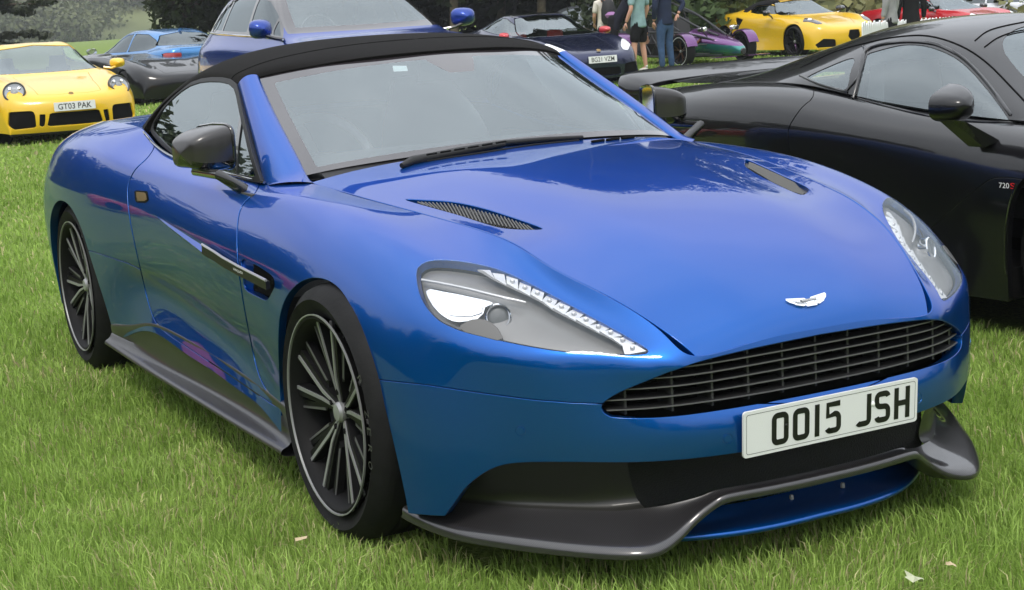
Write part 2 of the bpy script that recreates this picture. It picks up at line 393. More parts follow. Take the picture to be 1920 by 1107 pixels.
# ================================================================== the blue convertible
car = empty('convertible', (0, 0, 0), label='blue convertible with black canvas roof and carbon splitter, nearest car filling the foreground', cat='car')
def st(*p): return [(-a, b, c) for a, b, c in p]
R0_ = [
 st((0,-.905,.575),(0,-.912,.545),(0,-.905,.50),(0,-.905,.455),(0,-.930,.41),(0,-.938,.36),(0,-.935,.30),(0,-.92,.22)),
 st((.18,-.902,.571),(.185,-.91,.542),(.19,-.902,.50),(.195,-.900,.455),(.20,-.924,.41),(.20,-.932,.36),(.20,-.928,.30),(.20,-.912,.22)),
 st((.352,-.892,.556),(.37,-.893,.533),(.385,-.882,.495),(.40,-.868,.455),(.405,-.880,.41),(.405,-.885,.36),(.405,-.880,.30),(.40,-.865,.22)),
 st((.393,-.827,.612),(.428,-.838,.584),(.47,-.828,.568),(.507,-.815,.545),(.522,-.808,.48),(.528,-.810,.42),(.532,-.810,.36),(.532,-.803,.29),(.53,-.79,.20)),
 st((.451,-.691,.682),(.482,-.712,.631),(.543,-.732,.610),(.603,-.738,.580),(.625,-.735,.52),(.632,-.732,.43),(.635,-.728,.36),(.635,-.720,.28),(.635,-.71,.19)),
 st((.507,-.543,.735),(.532,-.577,.682),(.610,-.618,.652),(.683,-.650,.597),(.703,-.652,.545),(.710,-.650,.45),(.716,-.645,.36),(.72,-.637,.28),(.72,-.63,.19)),
 st((.53,-.40,.783),(.578,-.480,.722),(.667,-.522,.690),(.753,-.538,.618),(.775,-.540,.56),(.787,-.542,.47),(.796,-.544,.37),(.80,-.542,.27),(.80,-.535,.18)),
 st((.552,-.26,.809),(.632,-.390,.752),(.717,-.415,.731),(.793,-.432,.658),(.828,-.422,.59),(.850,-.418,.49),(.862,-.42,.37),(.865,-.42,.27),(.865,-.42,.17)),
 st((.585,-.10,.829),(.682,-.21,.798),(.758,-.250,.774),(.826,-.275,.70),(.870,-.265,.62),(.893,-.255,.51),(.898,-.258,.38),(.898,-.26,.27),(.898,-.26,.16)),
 st((.615,.05,.845),(.710,-.01,.838),(.780,-.03,.815),(.843,-.04,.755),(.890,-.035,.66),(.914,-.03,.53),(.915,-.03,.4),(.912,-.03,.28),(.91,-.03,.17)),
 st((.648,.22,.862),(.735,.20,.862),(.795,.19,.840),(.852,.19,.785),(.897,.185,.69),(.918,.18,.55),(.912,.18,.41),(.90,.18,.29),(.90,.18,.18)),
 st((.667,.41,.876),(.75,.41,.873),(.805,.41,.850),(.856,.41,.795),(.899,.41,.70),(.913,.41,.56),(.898,.41,.42),(.883,.41,.30),(.89,.41,.19)),
 st((.683,.60,.889),(.76,.62,.878),(.845,.62,.82),(.900,.62,.71),(.905,.62,.56),(.881,.62,.44),(.862,.62,.35),(.886,.62,.24)),
 st((.745,.80,.880),(.778,.82,.871),(.848,.82,.825),(.903,.82,.715),(.902,.82,.57),(.874,.82,.45),(.853,.82,.365),(.882,.82,.25)),
 st((.762,1.1,.890),(.80,1.1,.878),(.857,1.1,.828),(.905,1.1,.72),(.900,1.1,.575),(.872,1.1,.465),(.848,1.1,.39),(.882,1.1,.27)),
 st((.772,1.4,.903),(.81,1.4,.890),(.865,1.4,.835),(.907,1.4,.73),(.902,1.4,.58),(.875,1.4,.49),(.848,1.4,.415),(.884,1.4,.28)),
 st((.775,1.7,.920),(.82,1.7,.905),(.878,1.7,.845),(.913,1.7,.735),(.91,1.7,.58),(.890,1.7,.51),(.858,1.7,.44),(.888,1.7,.30)),
 st((.765,1.92,.950),(.825,1.95,.925),(.893,1.95,.86),(.925,1.95,.745),(.927,1.95,.59),(.908,1.95,.50),(.890,1.95,.42),(.902,1.95,.27)),
 st((.745,2.15,.995),(.825,2.2,.955),(.905,2.2,.88),(.94,2.2,.76),(.945,2.2,.61),(.935,2.2,.45),(.92,2.2,.33),(.91,2.2,.21)),
 st((.72,2.45,1.0),(.82,2.5,.97),(.91,2.5,.89),(.95,2.5,.77),(.957,2.5,.62),(.95,2.5,.46),(.94,2.5,.34),(.93,2.5,.22)),
 st((.70,2.8,1.0),(.80,2.8,.97),(.90,2.8,.885),(.945,2.8,.765),(.955,2.8,.62),(.95,2.8,.46),(.94,2.8,.34),(.93,2.8,.22)),
 st((.66,3.1,.985),(.765,3.1,.955),(.87,3.1,.87),(.92,3.1,.75),(.935,3.1,.61),(.93,3.1,.46),(.92,3.1,.34),(.91,3.1,.22)),
 st((.58,3.4,.97),(.68,3.4,.935),(.79,3.4,.85),(.845,3.4,.73),(.86,3.4,.59),(.85,3.4,.45),(.83,3.4,.34),(.81,3.4,.22)),
 st((.4,3.65,.955),(.45,3.68,.91),(.5,3.7,.82),(.53,3.72,.70),(.54,3.72,.57),(.54,3.7,.45),(.52,3.66,.34),(.5,3.6,.23)),
 st((0,3.74,.95),(0,3.77,.9),(0,3.79,.8),(0,3.8,.7),(0,3.8,.57),(0,3.77,.45),(0,3.72,.34),(0,3.66,.23)),

]
RING = []
for r_ in R0_:
    r_ = [np.array(q, float) for q in r_]
    if len(r_) == 8:
        m_ = (r_[1]+r_[2])/2
        if r_[1][1] > .5 and abs(r_[2][0]) > .1: m_ = m_+np.array([-.007, 0, .007])
        r_ = [r_[0], r_[1], m_]+r_[2:]
    RING.append(r_)
RING = np.array(RING)
GR = surf(RING, 320, 70, ms=(1, 1), k=2)
ring = shell(GR)
# bonnet: from the lip above the grille back to the scuttle
lipc = [(0,-.905,.575),(0,-.86,.634),(0,-.74,.710),(0,-.58,.776),(0,-.41,.825),(0,-.25,.857),(0,-.07,.883),(0,.10,.904),(0,.26,.920),(0,.40,.933),(0,.53,.943)]
shut = [(.352,-.892,.556),(.393,-.827,.612),(.451,-.691,.682),(.507,-.543,.735),(.53,-.40,.783),(.552,-.26,.809),(.585,-.10,.829),(.615,.05,.845),(.648,.22,.862),(.667,.41,.876),(.683,.60,.889)]
prA = [.96, .83, .47, .18, .04]; prB = [.965, .78, .28, .06, .0]; prC = [.96, .85, .66, .42, .18]
BON = []
for i, (c, s) in enumerate(zip(lipc, shut)):
    k = i/10; fr = [.22, .45, .66, .82, .93]
    wB = max(0, 1-abs(k-.5)/.35); wC = max(0, (k-.5)*2); wA = max(0, 1-wB-wC); tot = wA+wB+wC
    row = [(-c[0], c[1], c[2])]
    for f, a, b, d in zip(fr, prA, prB, prC):
        p = (a*wA+b*wB+d*wC)/tot; row.append((-s[0]*f, c[1]+(s[1]-c[1])*f*f, s[2]+(c[2]-s[2])*p))
    row.append((-s[0], s[1], s[2])); BON.append(row)
GB = surf(np.array(BON), 130, 60, mt=(1, 0), k=3)
bon = shell(GB)
if bon.N[:, 2].mean() < 0: bon = shell(GB, flip=True)
# tail deck between the haunches
DK = []
for t0, cz in zip(RING[18:25, 0], (1.03, 1.03, 1.025, 1.01, .99, .965, .95)):
    yc = min(t0[1]+.02, 3.74)
    DK.append([(t0[0]*f, t0[1]+(yc-t0[1])*(1-f), t0[2]+(cz-t0[2])*(1-f**2)) for f in (0, .25, .5, .75, .9, 1)])
GD = surf(np.array(DK), 40, 24, mt=(1, 0), k=3); deck = shell(GD)
if deck.N[:, 2].mean() < 0: deck = shell(GD, flip=True)
BV = BVHTree.FromPolygons(join(ring, bon).V.tolist(), join(ring, bon).F)
def hit(px, dep=0.):
    """point of the body skin under a photograph pixel, dep metres below the skin"""
    r = ray(px); p, n, i, d = BV.ray_cast(Vector(CC), Vector(r).normalized())
    if p is None: return None
    n = np.array(n); n = n if n @ r < 0 else -n
    return np.array(p)-n*dep
sk = lambda V: np.abs(V[:, 0]) < 1e-4        # the centre line is no edge

body = ring
# wheel arches
FARCH = crv([(.36,.05),(.345,.20),(.335,.35),(.305,.49),(.24,.605),(.11,.688),(-.03,.714),(-.18,.700),(-.30,.620),(-.375,.515),(-.435,.376),(-.47,.25),(-.50,.12),(-.51,.03)], 6)
RARCH = crv([(3.13,.05),(3.13,.35),(3.06,.53),(2.95,.635),(2.77,.70),(2.56,.698),(2.41,.625),(2.315,.48),(2.27,.36),(2.23,.2),(2.21,.05)], 6)
FAPX = crv([(528,880),(527,790),(521,640),(530,570),(560,530),(600,521),(640,545),(680,620),(707,704),(736,821),(759,924),(772,1000)], 6)
body = cutout(body, 'px', np.vstack([FAPX, [(772, 1200), (528, 1200)]]), mask=lambda V: (np.abs(V[:, 0]) > .5) & (V[:, 1] < .6) & (V[:, 1] > -.75))[1]
for A in (RARCH,): body = cutout(body, 'yz', np.vstack([A, [(A[-1][0], -1), (A[0][0], -1)]]), mask=lambda V: np.abs(V[:, 0]) > .55)[1]
# headlamp
HLP = crv([(780,512),(786,498),(805,488.5),(836,487),(880,492),(935,505),(985,527),(1040,556),(1100,589),(1160,622),(1200,645),(1217,657),(1216,663),(1195,666),(1140,666),(1060,661),(1000,652),(940,640),(880,626),(850,616),(820,600),(797,574),(784,545)], 5, True)
lens, body = cutout(body, 'px', HLP, mask=lambda V: (V[:, 1] < .3) & (V[:, 2] > .5))
# grille mouth
GRP = crv([(0,.562),(.18,.558),(.33,.548),(.40,.533),(.46,.510),(.515,.485),(.545,.462),(.545,.442),(.525,.428),(.42,.422),(.2,.424),(0,.424)], 5)
GRP = np.vstack([GRP, [(-.1, .424), (-.1, .562)]])
body = cutout(body, 'uz', GRP, mask=lambda V: V[:, 1] < -.5)[1]
# lower intake
INP = np.vstack([crv([(-.1,.322),(.26,.322),(.50,.324),(.62,.326),(.70,.322),(.745,.305),(.785,.262),(.812,.205),(.838,.145)], 6), [(.846, 0), (-.1, 0)]])
body = cutout(body, 'uz', INP, mask=lambda V: V[:, 1] < -.40)[1]
# air outlet behind the front wheel
VENT = crv([(452,486),(470,492),(495,506),(512,520),(515,536),(508,552),(499,564),(480,556),(459,543),(455,520)], 5, True)
ventpiece, body = cutout(body, 'px', VENT, mask=lambda V: (V[:, 1] > .25) & (V[:, 1] < 1))
# panels
g = .0022
def polysplit(s, poly, mask=None, gap=g, pr='px'):
    f = PR[pr]; d = sdist(f(s.V), poly)
    if pr == 'px':   # pixel distance -> metres
        dist = np.linalg.norm(s.V-CC, axis=1); d = d*dist/F_PX
    if mask is not None: d = np.where(mask(s.V), d, -np.abs(d)-.05)
    a = clip(s, d-gap)[0]; b = clip(s, -d-gap)[0]; return a, b
BUMP = [(560,690),(640,704),(715,713),(800,722),(900,737),(1000,750),(1080,756),(1153,758),(1300,757),(1700,757),(2400,757),(2400,1600),(400,1600),(400,690)]
bumper, rest = polysplit(body, BUMP, mask=lambda V: V[:, 1] < -.1)
DOOR = np.vstack([crv([(497,300),(488,340),(478,362),(462,376),(450,395),(445,430),(446,490),(455,560),(470,640),(488,710),(520,762)], 4), crv([(517,763),(430,703),(360,657),(302,616),(282,580),(262,500),(247,430),(240,380),(241,345),(254,318),(278,294),(291,268),(291,220)], 4)])
door, rest = polysplit(rest, DOOR, mask=lambda V: (V[:, 1] > .4) & (V[:, 1] < 2.2))
fender, quarter = clip(rest, 1.15-rest.V[:, 1])
RL = [(60,448),(120,460),(178,473),(240,494),(268,508),(276,530),(300,600),(420,690),(520,790),(400,900),(60,900)]
rsill, quarter = polysplit(quarter, RL, mask=lambda V: (V[:, 1] > 1.0) & (V[:, 1] < 2.6))
fsill, fender = clip(fender, np.where(fender.V[:, 1] > .3, (topx(fender.V)@np.array([.66, -.75])-(530*.66-782*.75))*-.002, -1.))
bum_o = both('front_bumper', flange(bumper, .03, .002, sk), BLUE, car)
pair('front_fender', flange(fender, .02, .002, sk), BLUE, car)
doors = pair('door', flange(door, .02, .0022), BLUE, car)
pair('rear_quarter', flange(quarter, .03, .002, sk), BLUE, car)
pair('rear_sill', flange(rsill, .02, .002, sk), BLUE, car)
pair('front_sill', fsill, BLUE, car)
both('boot_deck', flange(clip(deck, deck.V[:, 1]-2.12)[0], .015, .002, sk), BLUE, car)

# bonnet with its two vents
VENTP = crv([(757,374),(800,374.5),(850,378),(900,388),(950,403),(1000,420),(1019,428),(1012,431),(980,431),(940,428),(900,417),(860,404),(810,390)], 4, True)
def edged(V, line):
    L_ = np.asarray(line); best = np.full(len(V), 1e9)
    for p, q in zip(L_[:-1], L_[1:]):
        e = q-p; t = np.clip(((V-p) @ e)/(e @ e+1e-18), 0, 1); best = np.minimum(best, np.linalg.norm(V-p-t[:, None]*e, axis=1))
    return best
bonv, bonp = cutout(bon, 'px', VENTP, mask=lambda V: V[:, 2] > .7)
bonp = clip(bonp, edged(bonp.V, GB[:, -1])-.0085)[0]
bonnet = both('bonnet', flange(bonp, .02, .003, sk), BLUE, car)
for sgn in (0, 1):
    v = Sh(bonv.V-bonv.N*.012, bonv.N, bonv.F); v = mir(v) if sgn else v
    vo = ob('bonnet_vent', v, MESH, bonnet)
# vent slats: fine fins lying across each vent
for sgn in (1, -1):
    fins = []
    for t in np.linspace(.06, .94, 30):
        a = np.array([775+(1008-775)*t, 372+(432-372)*t**1.1]); up = np.interp(a[0], [757,850,950,1019], [374,378,403,428]); lo = np.interp(a[0], [757,810,900,980,1012,1019], [374,390,417,431,431,428])
        if lo-up < 4: continue
        p, q = hit((a[0]-6, up+1.5), .004), hit((a[0]+6, lo-1.5), .004)
        fins.append(tube([p, (p+q)/2, q], .0028, 4))
    s = join(*fins); fo = ob('vent_fin', s if sgn > 0 else mir(s), pm('fin_grey', (.10, .098, .09), .35, .5), bonnet); fo['kind'] = 'stuff'

# winged badge on the nose: outline raised from the bonnet
bc = np.array(BV.ray_cast(Vector((-.0008, -.863, 2)), Vector((0, 0, -1)))[0]); bc[0] = 0; M_b = frame(bc, (1, 0, 0), (0, .75, .66))
half = [(0,.0075),(.006,.008),(.010,.0115),(.058,.0195),(.060,.015),(.054,.006),(.044,-.001),(.042,-.004),(.024,-.0115),(.017,-.010),(.0145,-.0145),(0,-.0145)]
outl = half+[(-x, y) for x, y in half[::-1][1:-1]]
def bfr(x, y, h): return (M_b @ np.array([x, y, h-.35*x*x*2, 1]))[:3]
bad = fob('badge', prism(outl, -.004, .0055, bfr), CHROME, bonnet, 30)
fob('badge_panel', prism([(-.021,.0005),(.021,.0005),(.024,.0075),(-.024,.0075)], .0056, .0062, bfr), pm('badge_grey', (.16, .17, .19), .35), bad, 30)
Mt = M_b.copy(); Mt[:3, 3] = (M_b @ np.array([0, .004, .0063, 1]))[:3]
text('badge_lettering', 'ASTON MARTIN', .0042, Mt, pm('badge_white', (.8, .8, .8), .3), bad, width=.041, ext_=.0003)
for k in range(-6, 7):
    if k: fob('badge_feather', prism([(k*.0042-.0003+np.sign(k)*.008,-.009+abs(k)*.0012),(k*.0042+.0003+np.sign(k)*.008,-.009+abs(k)*.0012),(k*.0058+.0003+np.sign(k)*.008,-.001+abs(k)*.0015),(k*.0058-.0003+np.sign(k)*.008,-.001+abs(k)*.0015)], .0054, .0060, bfr), pm('badge_grey', (.16, .17, .19), .35), bad, 30)

# ---- grille
gr = empty('grille'); gr.parent = car
def ringy(u, z):
    """y of the front skin at (u, z)"""
    p, n, i, d = BV.ray_cast(Vector((-max(u, .002), -3, z)), Vector((0, 1, 0))); return p[1] if p is not None and p[1] < 0 else -.9
us = np.linspace(0, .53, 28)
sur = [ringy(u, .44) for u in us]
bk = Sh([], [], [])
V = []; F = []
for i, u in enumerate(np.r_[-us[::-1], us[1:]]):
    y = np.interp(abs(u), us, sur); V += [(u, y+.085, .40), (u, y+.085, min(.59, np.interp(abs(u), [0,.33,.46,.53], [.59,.565,.52,.46])))]
F = [(2*i, 2*i+2, 2*i+3, 2*i+1) for i in range(len(V)//2-1)]
fob('grille_back', fsh(V, F), DARKVOID, gr, None)
topz = lambda u: np.interp(abs(u), [0,.18,.33,.40,.46,.515,.545], [.562,.558,.548,.533,.510,.485,.462])
GREY = pm('grille_bar', (.13, .13, .135), .45, .3); SHELF = pm('grille_shelf', (.008, .008, .008), .6)
for k, z in enumerate((.443, .466, .490, .513, .535)):
    um = np.interp(z, [.43, .462, .485, .51, .533, .545, .56], [.535, .545, .525, .475, .425, .36, .1])-.008
    uu = np.linspace(-um, um, 41); f = []
    for u in uu:
        y = ringy(abs(u), z)+.012; f.append((u, y))
    V = []
    for u, y in f: V += [(u, y, z-.0012), (u, y, z+.0012), (u, y+.004, z+.0014), (u, y+.004, z-.0014)]
    F = []
    for i in range(len(f)-1):
        b = i*4
        for q in range(4): F.append((b+q, b+(q+1) % 4, b+4+(q+1) % 4, b+4+q))
    sl = fob('slat', fsh(V, F), GREY, gr, 30); V2 = []
    for u, y in f: V2 += [(u, y+.0042, z-.0016), (u, y+.0042, z+.0016), (u, y+.036, z+.005), (u, y+.036, z+.001)]
    fob('slat_shelf', fsh(V2, F), SHELF, sl, 30)
FIN = pm('grille_fin', (.03, .03, .032), .5)
for k in range(-5, 6):
    u = k*.098; y = ringy(abs(u), .49)+.020; zt = topz(u)-.004
    fob('fin', box((u, y+.03, (.43+zt)/2), (.0028, .03, (zt-.43)/2)), FIN, gr, None)
# grille mouth lining
# ---- number plate
pl = empty('number_plate'); pl.parent = car
PT = -.06
PO = np.array([0, -.9435, .3654]); PM = frame(PO, (1, 0, 0), (0, math.sin(PT), math.cos(PT)))
def rrect(w, h, r, n=4):
    o = []
    for cx, cy, a in ((w-r, h-r, 0), (-w+r, h-r, 90), (-w+r, -h+r, 180), (w-r, -h+r, 270)):
        for i in range(n+1): t = R_(a+90*i/n); o.append((cx+r*math.cos(t), cy+r*math.sin(t)))
    return o
pfr = lambda x, y, h: (PM @ np.array([x, y, h, 1]))[:3]
fob('plate_panel', prism(rrect(.26, .0555, .008), -.006, 0, pfr), PLATEWHITE, pl, 30)
o_ = rrect(.2525, .048, .006); i_ = rrect(.2515, .047, .0055); nV = len(o_)
fob('plate_border', fsh([pfr(x, y, .0006) for x, y in o_+i_], [(k, (k+1) % nV, (k+1) % nV+nV, k+nV) for k in range(nV)]), PLATEBLACK, pl, None)
# lettering in the narrow-stroke plate face, drawn as stroke outlines
def glyph(ch):
    """strokes of the 50 x 79 mm plate letters, centre lines in unit box (w .05, h .079)"""
    W_, H_ = .0175, .0325
    def arc(cx, cy, rx, ry, a0, a1, n=6): return [(cx+rx*math.cos(R_(a0+(a1-a0)*i/n)), cy+ry*math.sin(R_(a0+(a1-a0)*i/n))) for i in range(n+1)]
    r = .010
    loop = arc(W_-r, H_-r, r, r, 0, 90)+arc(-W_+r, H_-r, r, r, 90, 180)+arc(-W_+r, -H_+r, r, r, 180, 270)+arc(W_-r, -H_+r, r, r, 270, 360)
    if ch in 'O0': return [loop+[loop[0]]], .050
    if ch in 'I1': return [[(0, -H_-.007), (0, H_+.007)]], .022
    if ch == '5': return [[(W_+.004, H_), (-W_+.002, H_), (-W_+.002, .004)]+[(W_-.012, .008)]+arc(W_-.012, -.004, .012, .012, 80, 0)+[(W_, -.016)]+arc(W_-r, -H_+r, r, r, 0, -90)+[(-W_+.008, -H_)]+arc(-W_+r, -H_+r, r, r, 270, 200)], .050
    if ch == 'J': return [[(W_, H_+.007)]+[(W_, -H_+r)]+arc(W_-r, -H_+r, r, r, 0, -90)+[(-W_+.006, -H_)]+arc(-W_+.008, -H_+r, .009, r, 270, 215)], .046
    if ch == 'S': return [arc(W_-r, H_-r, r, r, 10, 90)+arc(-W_+r, H_-r, r, r, 90, 180)+arc(-W_+.012, .013, .012, .0115, 185, 265)+arc(W_-.012, -.011, .012, .0115, 85, 0)+arc(W_-r, -H_+r, r, r, 0, -90)+arc(-W_+r, -H_+r, r, r, 270, 190)], .050
    if ch == 'H': return [[(-W_, -H_-.007), (-W_, H_+.007)], [(W_, -H_-.007), (W_, H_+.007)], [(-W_, 0), (W_, 0)]], .050
def stroke(pts, wd, fr, h):
    P = np.array(pts); V = []; n = len(P); closed = np.allclose(P[0], P[-1]); T = np.gradient(P, axis=0)
    if closed: T[0] = T[-1] = P[1]-P[-2]
    for p, t in zip(P, T):
        t = t/(np.linalg.norm(t)+1e-9); nn = np.array([-t[1], t[0]])*wd/2; V += [fr(*(p+nn), h), fr(*(p-nn), h)]
    return fsh(V, [(2*i, 2*i+1, 2*i+3, 2*i+2) for i in range(n-1)])
def plate_text(s, fr, parent, x0, mat, h=.0008, wd=.014, sc=1., sx=1.):
    x = x0
    for ch in s:
        if ch == ' ': x += .033*sc*sx; continue
        G, w_ = glyph(ch); x += w_/2*sc*sx; xc = x
        parts = [stroke(l, wd*sc, lambda a, b, hh: fr(a*sc*sx+xc, b*sc, hh), h+.0001*i) for i, l in enumerate(G)]
        fob('plate_character', join(*parts), mat, parent, None); x += (w_/2+.011)*sc*sx
plate_text('OO15 JSH', pfr, pl, -.181, PLATEBLACK)
fob('plate_screw', lathe([(0, -.004), (.004, -.0035), (.006, -.001), (.006, 0)], 12, 'y', tuple(PM[:3, 3]+np.array([.1205, -.0005, .012]))), pm('white_cap', (.9, .9, .9), .4), pl, 30)
fob('plate_screw', lathe([(0, -.003), (.004, -.0025), (.005, -.001), (.005, 0)], 12, 'y', tuple(PM[:3, 3]+np.array([-.1375, -.0005, .004]))), PLATEBLACK, pl, 30)
# ---- headlamps
def bit(poly, dep, s=None, grow=0.):
    a = cutout(lens if s is None else s, 'px', poly, grow)[0]
    return Sh(a.V-a.N*(dep if np.isscalar(dep) else np.array([dep(p) for p in topx(a.V)])[:, None]), a.N, a.F)
def hitl(px, dep=0.): return hit(px, dep)
lampO = empty('headlight', (-.65, -.45, .68)); lampO.parent = car
lampM = empty('headlight', (.65, -.45, .68)); lampM.parent = car
def lamp(name, s, mat, faceted=None):
    for par, q in ((lampO, s), (lampM, mir(s))):
        q = Sh(q.V-np.array(par.location), q.N, q.F)
        o = ob(name, q, mat, par) if faceted is None else fob(name, q, mat, par, faceted)
lamp('lamp_housing', bit(HLP, lambda p: .032, grow=0), HOUSING)
lamp('lamp_seal', flange(Sh(lens.V-lens.N*.001, lens.N, []), .01) if False else (lambda a: clip(a, -sdist(topx(a.V), HLP)+2.2)[0])(Sh(lens.V-lens.N*.002, lens.N, lens.F)), DARKVOID)
lamp('lamp_reflector', bit([(786,526),(830,533),(890,546),(930,557),(908,567),(902,590),(884,598),(852,602),(838,596),(822,586),(804,566),(792,545)], lambda p: .008+.018*np.clip((600-p[1])/70, 0, 1)), SILVER)
lamp('lamp_inner', bit([(812,545),(850,550),(905,562),(900,588),(860,590),(836,588),(820,570)], lambda p: .006+.017*np.clip((600-p[1])/70, 0, 1)), CHROME)
brow = [hit(p, .010) for p in [(788,520),(830,527),(880,537),(930,549),(986,561)]]
lamp('lamp_brow', tube(crv(brow, 4), [.004]*16+[.0025], 8), pm('lamp_brow', (.8, .8, .8), .2, .3, 1.))
def disc(c, nrm, prof, n=28):
    M = frame(c, np.cross((0, 0, 1), nrm), np.cross(nrm, np.cross((0, 0, 1), nrm))); s = lathe(prof, n, 'z'); s.V = (np.c_[s.V, np.ones(len(s.V))] @ M.T)[:, :3]; return s
pn = np.array([-.45, -.86, .24]); pn /= np.linalg.norm(pn)
pc = hit((931, 583), .022)
lamp('projector_ring', disc(pc, pn, [(.0315, -.02), (.0315, .004), (.0285, .007), (.0255, .004), (.0255, -.015)]), CHROME, 40)
lamp('projector_lens', disc(pc, pn, [(0, .000), (.008, -.0005), (.016, -.002), (.022, -.004), (.0255, -.007)]), pm('projector_frost', (.16, .165, .165), .45), 60)
UPL = crv([(893,500),(940,509),(985,528.5),(1040,557.5),(1100,590.5),(1160,623),(1197,645),(1213,658)], 6)
LOL = crv([(905,505),(930,520),(975,541),(1010,557),(1037,575),(1077,595),(1110,612),(1150,632),(1168,645),(1172,663)], 6)
def along(L_, t):
    d = np.r_[0, np.cumsum(np.linalg.norm(np.diff(L_, axis=0), axis=1))]; return np.array([np.interp(t*d[-1], d, L_[:, k]) for k in (0, 1)])
nl = 13
for k in range(nl):
    t0, t1 = k/nl+.008, (k+1)/nl-.004; q = [along(UPL, t0), along(UPL, t1), along(LOL, min(1, t1+.012)), along(LOL, t0)]
    dp = .003+.002*(k % 2)
    a = [hit(p, dp+[.005, .001, .004, .0][i]) for i, p in enumerate(q)]; b = [hit(p, .012) for p in q]
    if any(v is None for v in a+b): continue
    lamp('led_cell', fsh(a+b, [(0, 1, 2, 3), (0, 4, 5, 1), (1, 5, 6, 2), (2, 6, 7, 3), (3, 7, 4, 0)]), CRYSTAL, 20)
    if k > 1:
        m = (np.array(q).mean(0)); c = hit(m, dp-.001)
        lamp('led_lens', disc(c, pn, [(0, .0012), (.005, .0010), (.0062, -.001)], 14), pm('led_lens', (.62, .63, .65), .2, .2, 1.), 60)
WASH = [(857,617),(866,609),(880,601),(896,598),(914,602),(929,611),(939,626),(945,642),(935,639),(905,631),(880,625),(860,619)]
lamp('washer_cover', flange(bit(WASH, -.0012), .006, .001), pm('washer_grey', (.09, .088, .085), .35, 0, .5))
lamp('lamp_lens', Sh(lens.V+lens.N*.0006, lens.N, lens.F), LENS)

# ---- splitter, carbon blades and the blue lower lip
E_ = np.array([(.865,-.34,.155),(.85,-.40,.145),(.805,-.50,.128),(.745,-.60,.122),(.685,-.69,.12),(.603,-.795,.118),(.525,-.872,.118),(.463,-.892,.122),(.405,-.885,.140),(.355,-.883,.172),(.315,-.895,.200),(.280,-.905,.214),(.20,-.918,.216),(.10,-.926,.216),(0,-.928,.216)])
I_ = np.array([(.82,-.33,.18),(.80,-.37,.178),(.74,-.455,.180),(.68,-.545,.182),(.63,-.605,.182),(.555,-.68,.182),(.49,-.74,.182),(.43,-.775,.185),(.385,-.80,.19),(.345,-.825,.20),(.31,-.845,.21),(.28,-.855,.219),(.20,-.868,.221),(.10,-.876,.221),(0,-.878,.221)])
n_ = len(E_)
sp = np.stack([E_+[0, .05, -.018]+(-E_*[1, 0, 0])*.04, E_+[0, .010, -.016], E_+[0, .0, -.011], E_+[.0, -.001, -.002], E_+(I_-E_)*.04+[0, 0, .0035], E_+(I_-E_)*.2+[0, 0, .006], E_+(I_-E_)*.6+[0, 0, -.004], E_+(I_-E_)*.88+[0, 0, -.004], I_], 1)
sp[:, :, 0] *= -1
s_ = shell(surf(sp, 90, 40, ms=(0, 1), k=4))
if s_.N[:, 2].mean() < 0: s_ = Sh(s_.V, -s_.N, [f[::-1] for f in s_.F])
both('splitter', s_, CARBON, car)
B_ = np.array([(.815,-.40,.20),(.80,-.45,.24),(.765,-.535,.29),(.72,-.605,.322),(.675,-.655,.335),(.61,-.712,.335),(.54,-.760,.335),(.475,-.80,.335)])
dk = np.stack([I_[:8], I_[:8]+(B_-I_[:8])*.15+[0, .03, 0], I_[:8]+(B_-I_[:8])*.6+[0, .035, 0], B_+[0, .02, 0]], 1); dk[:, :, 0] *= -1
s_ = shell(surf(dk, 50, 24, k=2))
if s_.N[:, 1].mean() > 0: s_ = Sh(s_.V, -s_.N, [f[::-1] for f in s_.F])
pair('carbon_duct', s_, weave('dark_carbon', (.006, .006, .005), (.022, .022, .018), 95, .45, .25), car)
# dark mesh across the centre intake and its two uprights
V = []; zz = (.15, .335); uu = np.linspace(-.455, .455, 30)
for u in uu: V += [(u, -.76+.1*u*u, zz[0]), (u, -.76+.1*u*u, zz[1])]
fob('intake_mesh', fsh(V, [(2*i, 2*i+2, 2*i+3, 2*i+1) for i in range(29)]), pm('intake_black', (.004, .004, .004), .7, bump=.6, bscale=260), car, None)
BL = np.array([(0,-.893,.112),(.12,-.888,.110),(.24,-.862,.108),(.34,-.818,.106),(.43,-.755,.104),(.52,-.68,.102)])
bl = np.stack([BL+[0, .03, -.018], BL+[0, 0, -.010], BL, BL+[0, .012, .006], BL+[-.01, .06, .012], BL*[.95, 1, 1]+[0, .12, .03]], 1); bl[:, :, 0] *= -1
s_ = shell(surf(bl, 50, 14, ms=(1, 0), k=2))
if s_.N[:, 2].mean() < 0: s_ = Sh(s_.V, -s_.N, [f[::-1] for f in s_.F])
both('lower_lip', s_, BLUE, car)
for x in (-.02, .14): fob('lip_bolt', lathe([(0, .003), (.004, .0025), (.0055, 0), (.0055, -.01)], 10, 'z', (x, -.80, .140)), SATIN, car)
# parking sensors
for px in ((976, 808), (1364, 823)):
    c = hit(px)
    if c is None: continue
    nn = np.array(BV.find_nearest(Vector(c))[1]); nn = nn if nn[1] < 0 else -nn
    for m_ in (0, 1):
        s_ = disc(c, nn, [(0, .0012), (.0085, .001), (.0095, -.001), (.0115, -.001), (.0125, .0008), (.013, -.003)], 20)
        fob('parking_sensor', mir(s_) if m_ else s_, BLUE, bum_o, 40)
